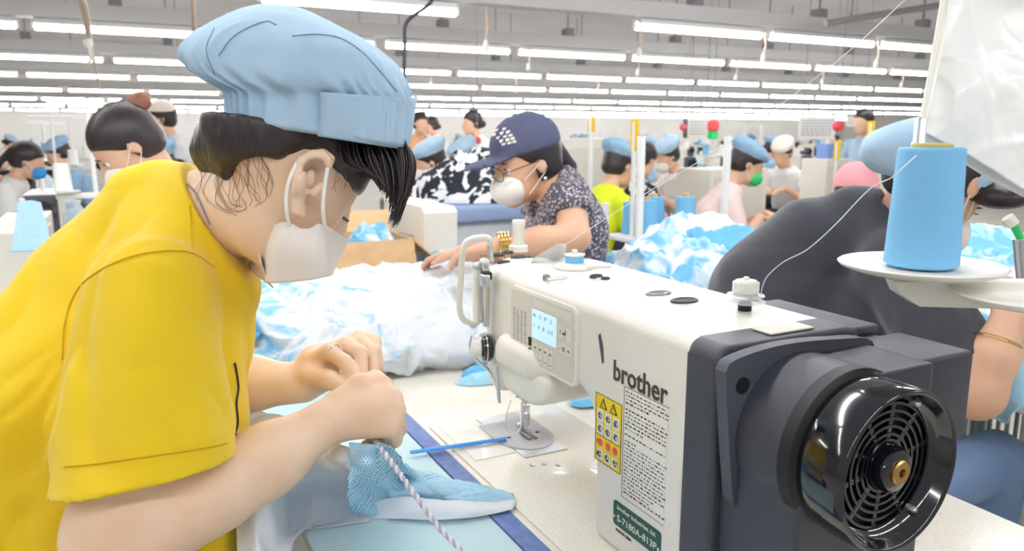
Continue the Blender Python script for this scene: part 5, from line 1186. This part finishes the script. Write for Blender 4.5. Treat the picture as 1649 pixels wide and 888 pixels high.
tag(mound('cloth_scrap', (.955, 2.52, .717), .035, .03, .10, PURP, .006, 16, 5, n=24), 'magenta cloth scrap beside the cardboard box', 'cloth scrap')

# ------------------------------------------------------------------ prototypes of the working lines
def make_table(w=1.1, d=.56, m=TABLEP):
    t = T('sewing_table', 'x', 'table'); MB().box((0, 0, .70), (d, w, .032), .004).build('tabletop', m, t)
    for x in (-1, 1):
        for y in (-1, 1): MB().bb((x * (d / 2 - .05) - .02, y * (w / 2 - .06) - .02, 0), (x * (d / 2 - .05) + .02, y * (w / 2 - .06) + .02, .684)).build('leg', IRON, t)
    return t
def make_machine():
    t = T('sewing_machine', 'x', 'sewing machine')
    MB().box((0, 0, .008), (.19, .48, .016), .004).build('bed', CREAM2, t)
    MB().prism([(-.24, .016), (-.08, .016), (-.085, .14), (-.06, .19), (.12, .20), (.14, .10), (.20, .10), (.22, .14), (.23, .29), (.20, .31), (-.24, .31)], (.13, 0, 0), (-.065, 0, 0), (0, 1, 0), (0, 0, 1)).build('arm', CREAM2, t)
    MB().box((0, -.27, .19), (.13, .07, .24), .012).build('end_cap', DARK2, t)
    MB().lathe([(.03, 0), (.055, .004), (.058, .03), (.05, .035)], (0, -.34, .23), (0, 1, 0), 20).build('handwheel', BLACKM, t)
    MB().box((-.069, .02, .255), (.006, .15, .07), .002).build('control_panel', PANEL, t)
    MB().tube([(-.02, .18, .12), (-.02, .18, .03)], .006, 8).build('needle_bar', STEEL, t)
    MB().tube([(0, -.05, .31), (0, -.05, .37)], .008, 8).build('thread_post', PLATEW, t)
    return t
def make_stand(colors=(CONE, CONEW)):
    t = T('thread_stand', 'x', 'thread stand'); MB().tube([(0, 0, 0), (0, 0, .72)], .009, 8).build('pole', RACK, t)
    MB().bb((-.15, -.01, .30), (.15, .01, .325), .003).build('tray_arm', RACK, t); MB().bb((-.15, -.008, .69), (.15, .008, .705), .003).build('guide_arm', RACK, t)
    for sx, m in zip((-1, 1), colors):
        MB().lathe([(.02, -.004), (.065, 0), (.065, .004), (.02, .002)], (sx * .12, 0, .33), (0, 0, 1), 16).build('spool_tray', RACK, t)
        MB().lathe([(.036, .005), (.030, .12), (.014, .12)], (sx * .12, 0, .33), (0, 0, 1), 16).build('thread_cone', m, t)
    return t
protoT, protoM, protoS = make_table(), make_machine(), make_stand()
protoS2 = make_stand((CONEW, CONEW)); first = {}
def put(proto, loc, rz, label, group=None):
    k = proto.name
    if k not in first: o = proto; first[k] = 1
    else: o = tree_copy(proto)
    o.location = Vector([float(v) for v in loc]); o.rotation_euler = (0, 0, rz); o['label'] = label
    if group: o['group'] = group
    elif 'group' in o: del o['group']
    return o
def station(x, y, where, stand=True, group=None, rz=0, mach=True, st2=False):
    put(protoT, (x, y, 0), rz, 'pale sewing table ' + where, group and group + ', tables')
    if mach: put(protoM, (x - .05, y + .05, .7165), rz, 'cream industrial sewing machine ' + where, group and group + ', machines')
    if stand: put(protoS2 if st2 else protoS, (x + .17, y - .36, .7165), rz, 'thread stand with two cones ' + where, group and group + ', thread stands')
def gp2(px, d): a = A(px, 215, d); return a[0], a[1]

# near background stations
x, y = gp2(48, 2.35); station(x, y, 'at the left edge behind the yellow shirt', stand=False, rz=PI)
t = T('garment', 'light blue dotted knit strip hanging on the machine at the left edge', 'garment', A(50, 340, 2.2))
patch('cloth', [[A(28, 325, 2.18), A(24, 365, 2.1), A(18, 405, 2.05)], [A(48, 322, 2.18), A(50, 365, 2.1), A(52, 405, 2.05)], [A(66, 326, 2.18), A(76, 365, 2.1), A(84, 405, 2.05)]], dotmat('mesh_knit_far', 'dcebf2', '6f9fb8', 1.0, .2) if False else DOTS, t, 40, 40, amp=.004, fs=12, seed=4, thick=.002)
x, y = gp2(30, 1.72); tag(mound('cloth_heap', (x - .05, y - .05, .60), .30, .26, .26, WB, .04, 8, 91, n=60), 'heap of white and light blue cloth at the left edge below the machine', 'cloth heap', kind='stuff')
t = T('low_table', 'low pale table under the cloth heap at the left edge', 'table', (x, y, 0)); MB().box((x - .05, y - .05, .585), (.62, .56, .03), .004).build('tabletop', TABLEP, t, world=True)
for sx in (-.25, .25):
    for sy in (-.22, .22): MB().bb((x - .05 + sx - .015, y - .05 + sy - .015, 0), (x - .05 + sx + .015, y - .05 + sy + .015, .57)).build('leg', IRON, t, world=True)
_x, _y = gp2(672, 2.95); put(protoM, (_x, _y, .7165), PI, 'cream sewing machine with a blue mark behind the cardboard box')
MB().box((.068, -.13, .24), (.004, .05, .02), .001).build('machine_mark', mat('logo_blue', '4a7fd0', .5), [o for o in bpy.data.objects if o.get('label') == 'cream sewing machine with a blue mark behind the cardboard box'][0])
# table with blue striped cover and black and white heap
t = T('covered_table', 'table covered with blue striped cloth under the black and white heap', 'table', (1.6, 3.35, 0))
MB().bb((1.20, 3.1, .90), (1.98, 3.7, .98), .02).build('table_cover', STRIPEB, t, world=True); MB().bb((1.25, 3.15, 0), (1.93, 3.65, .90), .02).build('skirt', STRIPE, t, world=True)
tag(mound('cloth_heap', (1.60, 3.4, .98), .36, .30, .22, BWP, .045, 7, 95, n=80), 'heap of black and white printed garments left of the navy cap', 'cloth heap', kind='stuff')
# blue heap mid right on a low table
t = T('low_table', 'low pale table under the mid blue and white heap', 'table', (1.8, 2.08, 0)); MB().box((1.80, 2.08, .735), (.8, .9, .03), .004).build('tabletop', TABLEP, t, world=True)
for sx in (-.36, .36):
    for sy in (-.4, .4): MB().bb((1.80 + sx - .015, 2.08 + sy - .015, 0), (1.80 + sx + .015, 2.08 + sy + .015, .72)).build('leg', IRON, t, world=True)
for k, (px, py, d, rx, ry, h, m_, lab) in enumerate([
    (1080, 470, 2.3, .26, .30, .19, WB2, 'light blue and white garments in the middle of the blue heap behind the machine'), (1010, 480, 2.25, .17, .20, .10, CLOTHB, 'light blue garment at the left foot of the blue heap'),
    (1150, 470, 2.5, .24, .30, .20, CLOTHB2, 'sky blue garments at the right of the blue heap'), (1120, 440, 2.6, .26, .26, .22, WB, 'white and light blue garments at the top of the blue heap'),
    (1075, 460, 2.05, .15, .12, .15, WB2, 'crumpled light blue scraps at the front of the blue heap'), (1130, 470, 2.1, .14, .14, .13, CLOTHP, 'pale blue garment at the front right of the blue heap')]):
    q = A(px, py, d); tag(mound('garment', (q[0], q[1], .751), rx, ry, h * 1.15, m_, .045, 9, 100 + k, n=64), lab, 'garment', 'garments in the mid blue heap')
# rack with thread cones
rk = T('thread_rack', 'white shelf rack holding blue and white thread cones behind the blue heap', 'rack', (2.1, 2.62, 0))
rx, ry = gp2(1075, 3.2); rx0, rx1, ry0, ry1 = rx - .22, rx + .22, ry - .12, ry + .12
for z_ in (.78, .87): MB().bb((rx0, ry0, z_ - .02), (rx1, ry1, z_), .004).build('shelf', RACK, rk, world=True)
for x_ in (rx0, rx1):
    for y_ in (ry0, ry1): MB().bb((x_ - .012, y_ - .012, 0), (x_ + .012, y_ + .012, 1.28 if y_ == ry0 else 1.0), .002).build('post', RACK, rk, world=True)
def cone_at(p, m, label, s_=1.0, tilt=0):
    t = T('thread_cone', label, 'thread cone', p); MB().lathe([(.045 * s_, 0), (.047 * s_, .004), (.038 * s_, .15 * s_), (.02 * s_, .152 * s_)], (0, 0, 0), (0, 0, 1), 20).build('thread_winding', m, t); MB().lathe([(.014 * s_, .15 * s_), (.013 * s_, .165 * s_)], (0, 0, 0), (0, 0, 1), 12).build('cone_core', CARD, t); t.rotation_euler = (tilt, 0, 0); return t
cone_at((rx - .13, ry - .05, .871), CONE, 'sky blue thread cone at the left of the rack shelf'); cone_at((rx + .06, ry - .06, .871), CONE, 'sky blue thread cone at the right of the rack shelf', 1.05); cone_at((rx + .0, ry + .07, .871), CONE, 'sky blue thread cone at the back of the rack shelf'); cone_at((rx - .12, ry + .07, .871), CONE, 'sky blue thread cone behind the left cone on the rack', .9)
q = A(1050, 425, 2.95); cone_at((rx - .05, ry - .28, .70), CONEW, 'white thread cone in front of the rack, left one', 1.3); cone_at((rx + .13, ry - .30, .70), CONEW, 'white thread cone in front of the rack, right one', 1.3)
t = T('side_table', 'small cream table carrying the white cones before the rack', 'table', (rx, ry - .3, 0)); MB().box((rx + .0, ry - .34, .685), (.6, .28, .03), .004).build('tabletop', TABLEP, t, world=True); [MB().tube([(rx + a_, ry - .34 + b_, 0), (rx + a_, ry - .34 + b_, .67)], .015, 8).build('leg', IRON, t, world=True) for a_ in (-.26, .26) for b_ in (-.1, .1)]
for px, y0, d, lab in ((952, 190, 3.4, 'yellow tag on a white pole left of the lime shirt'), (1022, 205, 3.1, 'yellow tag on a white pole right of the lime shirt cap'), (1350, 235, 5.0, 'yellow tag on a white pole under the red ball'), (1402, 205, 4.4, 'pale orange tag on a white pole near the charcoal shirt cap')):
    x_, y_ = gp2(px, d); zt = A(px, y0, d)[2]; t = T('tag_pole', lab, 'pole', (x_, y_, 0)); MB().tube([(x_, y_, 0), (x_, y_, zt + .02)], .010, 8).build('pole', RACK, t, world=True); MB().box((x_, y_, zt - .03), (.008, .05, .13 if d < 3.3 or d > 4 else .06), .002).build('tag', YTAG, t, world=True); MB().lathe([(.08, 0), (.08, .012), (.012, .02)], (x_, y_, 0), (0, 0, 1), 16).build('base', IRON, t, world=True)

# ------------------------------------------------------------------ people of the background
def seat_at(px, d, h, py=None, **k):
    tx, ty = gp2(px, d); J = sit_joints(0, 0, h, **k); off = np.array([tx - J['c'][0], ty - J['c'][1], 0 if py is None else A(px, py, d)[2] - J['c'][2]])
    return {a: (b + off if isinstance(b, np.ndarray) and b.shape == (3,) and a not in ('f', 'hl', 'hr', 'hn') else b) for a, b in J.items()}
J = seat_at(203, 2.35, PI + .1, py=236, lean=.6, hp=.75, z0=.55); 
pv5 = J['pv']; figure('person', 'woman with an auburn hair bun and mask strap behind the yellow shirt', J, dict(vox=.008, skin=SKIN2, shirt=PINKS, hair='bun', mask=MASKW, sleeve=.5)); stool((pv5[0], pv5[1]), 'stool under the woman with the hair bun', pv5[2] - .10)
def worker(px, d, h, label, **o):
    k = {a: o.pop(a) for a in ('lean', 'hp', 'z0') if a in o}; k.setdefault('lean', .4); J = seat_at(px, d, h, **k); t = figure('person', label, J, dict(vox=o.pop('vox', .012), **o)); stool((J['pv'][0], J['pv'][1]), 'stool under the ' + label.split(' at ')[0].split(' behind ')[0].split(' and ')[0] + (' at the %s side' % ('left' if px < 824 else 'right')), k.get('z0', .5) - .10); return t
worker(1000, 4.4, .1, 'worker in a lime yellow shirt and blue cap beside the rack', shirt=LIME, cap='puff', capm=CAPB2, skin=SKIN2, vox=.010, hp=.35)
worker(690, 4.9, PI - .2, 'worker in a purple shirt and light blue cap behind the cream machine', shirt=PURPS, cap='puff', capm=CAPB, mask=MASKW, hp=.4)
worker(744, 5.6, PI + .3, 'worker in a black shirt and light blue cap left of the navy cap', shirt=BLKSH, cap='puff', capm=CAPB, hp=.4)
worker(1206, 4.6, -.5, 'worker in a pale pink shirt and grey blue cap with a green face covering', shirt=PINKS, cap='puff', capm=CAPB2, hp=.5, vox=.010, mask=GREENM)
worker(1385, 3.6, .2, 'worker in a pink head cloth bending behind the charcoal shirt', shirt=WHITES, cap='wrap', capm=PINK, lean=.7, hp=.7)
worker(40, 5.2, -.1, 'worker with dark tied hair at the left edge', shirt=WHITES, hair='tail', hp=.4, mask=mat('cloth_azure', '3f9be0', .8))
worker(90, 7.0, PI, 'worker in a blue cap behind the dark haired worker at the left', shirt=CAPB2, cap='puff', capm=CAPB2)
worker(1075, 6.2, PI, 'worker in a pale shirt and blue cap behind the rack', shirt=WHITES, cap='puff', capm=CAPB, mask=MASKW)
worker(1038, 5.4, .2, 'worker in a black and white shirt behind the lime shirt', shirt=BWP, hair='bun')
worker(1262, 7.0, PI + .4, 'worker in a white shirt and cream hat right of the pale pink shirt', shirt=WHITES, cap='puff', capm=MASKC)
def stand_joints(px, d, h, z0=.92):
    x, y = gp2(px, d); J = sit_joints(x, y, h, lean=.05, hp=.15, z0=z0, reach=.25, hz=z0 + .12, spread=.16); u = np.array([0, 0, 1.]); l = np.array([-math.sin(h), math.cos(h), 0])
    for s_, e in (('l', 1), ('r', -1)): J['k' + s_] = J['pv'] + l * .11 * e - u * .44; J['a' + s_] = J['pv'] + l * .12 * e - u * (z0 - .08)
    return J
for px, d, h, o, lab in ((285, 5.8, PI, dict(shirt=STRIPE, cap='tight', capm=MASKC, mask=mat('mask_blue', 'a9cbe6', .8)), 'person standing in a striped grey shirt and cream hat behind the hair bun'),
                         (672, 8.5, PI / 2 + PI, dict(shirt=ORNG, hair='cap'), 'person standing in a tan shirt behind the purple shirt'), (775, 8.0, PI, dict(shirt=WHITES, hair='low'), 'person standing in a white dress left of the navy cap'),
                         (1400, 7.4, PI, dict(shirt=CAPB, hair='cap'), 'person standing in a pale blue shirt behind the pink head cloth'), (705, 11, PI, dict(shirt=WHITES, hair='low'), 'person standing far behind the purple shirt')):
    figure('person', lab, stand_joints(px, d, h, .74), dict(vox=.012, **o))

# ------------------------------------------------------------------ working rows behind
taken = [(o.location.x, o.location.y) for o in bpy.data.objects if o.get('category') in ('person', 'rack', 'table', 'pole')]
protoP = []
for i, (sh, cp_, cm, hp_) in enumerate([(WHITES, 'puff', CAPB, .45), (CAPB2, 'puff', CAPB2, .3), (PINKS, 'puff', CAPB, .5), (BLKSH, 'puff', CAPB2, .4), (CLOTHB, None, None, .4), (WHITES, 'tight', MASKC, .35)]):
    J = sit_joints(0, 0, 0, lean=.4, hp=hp_); o = figure('person', 'x', J, dict(vox=.016, shirt=sh, cap=cp_, capm=cm, hair='low', mask=MASKW if i % 2 else None)); st_ = None; protoP.append(o)
desc = ['in a white shirt and light blue cap', 'in a grey blue shirt and cap', 'in a pale pink shirt and light blue cap', 'in a charcoal shirt and grey blue cap', 'in a light blue shirt with dark hair', 'in a white shirt and cream cap']
hm = [mound('cloth_heap', (0, 0, 0), .26, .24, .20, m_, .05, 9, 200 + i, n=30) for i, m_ in enumerate((WB2, CLOTHP, BWP, CLOTHW))]
for h_ in hm: h_['label'] = 'x'; h_['category'] = 'cloth heap'; h_['kind'] = 'stuff'
hdesc = ['light blue and white', 'pale blue', 'black and white', 'white']; rnd = random.Random(12)
def pxof(x, y, z=1.0): d = np.array([x, y, z]) - CAMP; return 824.5 + F * (d @ _r) / (d @ _fw)
rowsY = [4.2, 5.7, 7.3, 9.0, 10.8, 12.8, 15.0, 18.0, 22.0]; used_p = set()
cp0 = bpy.data.objects
for ri, Y in enumerate(rowsY):
    n = 0; xs = np.arange(-1.2 - .13 * Y, 1.9 * Y, 1.45 + .09 * ri); rn = ORD[ri] + ' background row'
    for x in xs:
        x = x + rnd.uniform(-.12, .12); y = Y + rnd.uniform(-.1, .1); px = pxof(x, y)
        if px < -10 or px > 1530 or (335 < px < 640): continue
        if min(math.hypot(x - a, y - b) for a, b in taken) < (.75 if Y < 8 else .5): continue
        n += 1; wh = '%s from the left in the %s' % (ORD[min(n - 1, 19)], rn); station(x, y, wh, stand=rnd.random() < .75, group='stations of the ' + rn, st2=rnd.random() < .6)
        if rnd.random() < .55:
            i = rnd.randrange(6); fc = rnd.choice((0, 0, PI)); o = protoP[i] if i not in used_p else tree_copy(protoP[i]); used_p.add(i)
            o.location = (x - .72 * math.cos(fc), y + rnd.uniform(-.1, .1), 0); o.rotation_euler = (0, 0, fc + rnd.uniform(-.15, .15)); o['label'] = 'worker ' + desc[i].replace('in a ', 'in ') + ', ' + wh.replace(' from the left in the', ' from left,'); o['group'] = 'workers of the ' + rn
        if rnd.random() < .6:
            i = rnd.randrange(4); o = hm[i] if not hm[i].get('u') else hm[i].copy()
            if not hm[i].get('u'): hm[i]['u'] = 1
            else: COL.objects.link(o)
            o.location = (x - .02, y + .42, .717); o['label'] = hdesc[i] + ' cloth heap on the table ' + wh
for h_ in bpy.data.objects:
    if 'u' in h_: del h_['u']
# notices, red and green markers
def sign(px0, py0, px1, py1, d, label, rows_=5, m=PAPER, cells=True):
    c = A((px0 + px1) / 2, (py0 + py1) / 2, d); w_ = (px1 - px0) * d / F; h_ = (py1 - py0) * d / F; t = T('notice_board', label, 'notice', c)
    MB().box((0, 0, 0), (w_, .012, h_), .003).build('board', m, t); g = MB(); rnd = random.Random(int(px0))
    for r in range(rows_):
        x = -w_ * .42
        while x < w_ * .4:
            ww = rnd.uniform(.04, .10) * w_; g.bb((x, -.009, h_ * (.36 - .8 * r / rows_) - h_ * .03), (x + ww, -.006, h_ * (.36 - .8 * r / rows_) + h_ * .03)); x += ww + w_ * .03
    g.build('board_print', mat('print_grey', '8f96a8', .6) if 'print_grey' not in MATS else MATS['print_grey'], t)
    MB().tube([(-w_ * .4, 0, h_ / 2), (-w_ * .4, 0, 3.3 - c[2])], .004, 6).build('hanging_wire', IRON, t); MB().tube([(w_ * .4, 0, h_ / 2), (w_ * .4, 0, 3.3 - c[2])], .004, 6).build('hanging_wire', IRON, t)
    t.rotation_euler = (0, 0, -.45)
sign(1108, 193, 1140, 222, 7.5, 'white printed notice hanging left of the red and green marker'); sign(1286, 190, 1345, 224, 8.5, 'white printed notice hanging left of the red ball', 6)
sign(1362, 187, 1395, 204, 9, 'small white notice hanging right of the red ball', 3); sign(1100, 191, 1107, 222, 7.4, 'narrow dark notice beside the white notice', 3, DARK2)
t = T('marker_light', 'red and green marker hanging right of the white notice', 'marker', A(1148, 210, 7)); MB().lathe([(.02, -.01), (.05, .0), (.055, .04), (.05, .08), (.02, .09)], (0, 0, 0), (0, 0, 1), 16).build('red_part', REDM, t); MB().lathe([(.02, -.08), (.05, -.07), (.05, -.01)], (0, 0, 0), (0, 0, 1), 16).build('green_part', GREENM, t); MB().tube([(0, 0, .09), (0, 0, 3.3 - t.location.z)], .004, 6).build('hanging_wire', IRON, t)
for px, py, d, lab in ((1350, 203, 6, 'red ball hanging right of the printed notice'), (1100, 205, 6.5, 'small red ball hanging left of the white notice'), (769, 226, 6, 'small red ball beside the navy cap')):
    t = T('red_ball', lab, 'ball', A(px, py, d)); MB().ball((0, 0, 0), .045 if d == 6 and px > 1300 else .03, 10).build('ball', REDM, t, smooth=True); MB().tube([(0, 0, .02), (0, 0, 3.3 - t.location.z)], .003, 6).build('hanging_wire', IRON, t)
# grey storage cabinet, blue bin and dark cones far right of centre
x_, y_ = gp2(1335, 6.2); zt = A(1335, 256, 6.2)[2]; t = T('storage_bin', 'mid blue bin on a narrow cabinet beyond the charcoal shirt', 'bin', (x_, y_, zt)); MB().box((0, 0, .06), (.13, .11, .12), .006, taper=1.1).build('body', mat('bin_blue', '7f9fd8', .6), t)
for px, py, d, sx_, sy_, sz_, m_, nm, lab in ((1165, 300, 5.2, .5, .35, .55, PANEL2, 'cabinet', 'pale grey cabinet behind the blue heap'), (1335, 280, 6.2, .30, .26, .42, PANEL2, 'cabinet', 'narrow pale cabinet beyond the charcoal shirt under the blue bin'), (925, 250, 5.5, .5, .3, .5, PANEL2, 'cabinet', 'pale grey cabinet right of the navy cap')):
    x_, y_ = gp2(px, d); zt = A(px, py, d)[2]; t = T(nm, lab, nm.split('_')[-1], (x_, y_, 0)); MB().box((x_, y_, (zt + .12) / 2), (sx_, sy_, zt + .12), .01).build('body', m_, t, world=True); MB().box((x_ - sx_ * .0, y_ - sy_ / 2 - .006, (zt + .15) * .7), (sx_ * .85, .012, (zt + .15) * .45), .004).build('door' if nm == 'cabinet' else 'rim', PANEL if nm == 'cabinet' else m_, t, world=True)
# remove prototypes that were never placed
for o in list(bpy.data.objects):
    if o.parent is None and o.get('label') == 'x':
        for c in list(o.children_recursive): bpy.data.objects.remove(c)
        bpy.data.objects.remove(o)
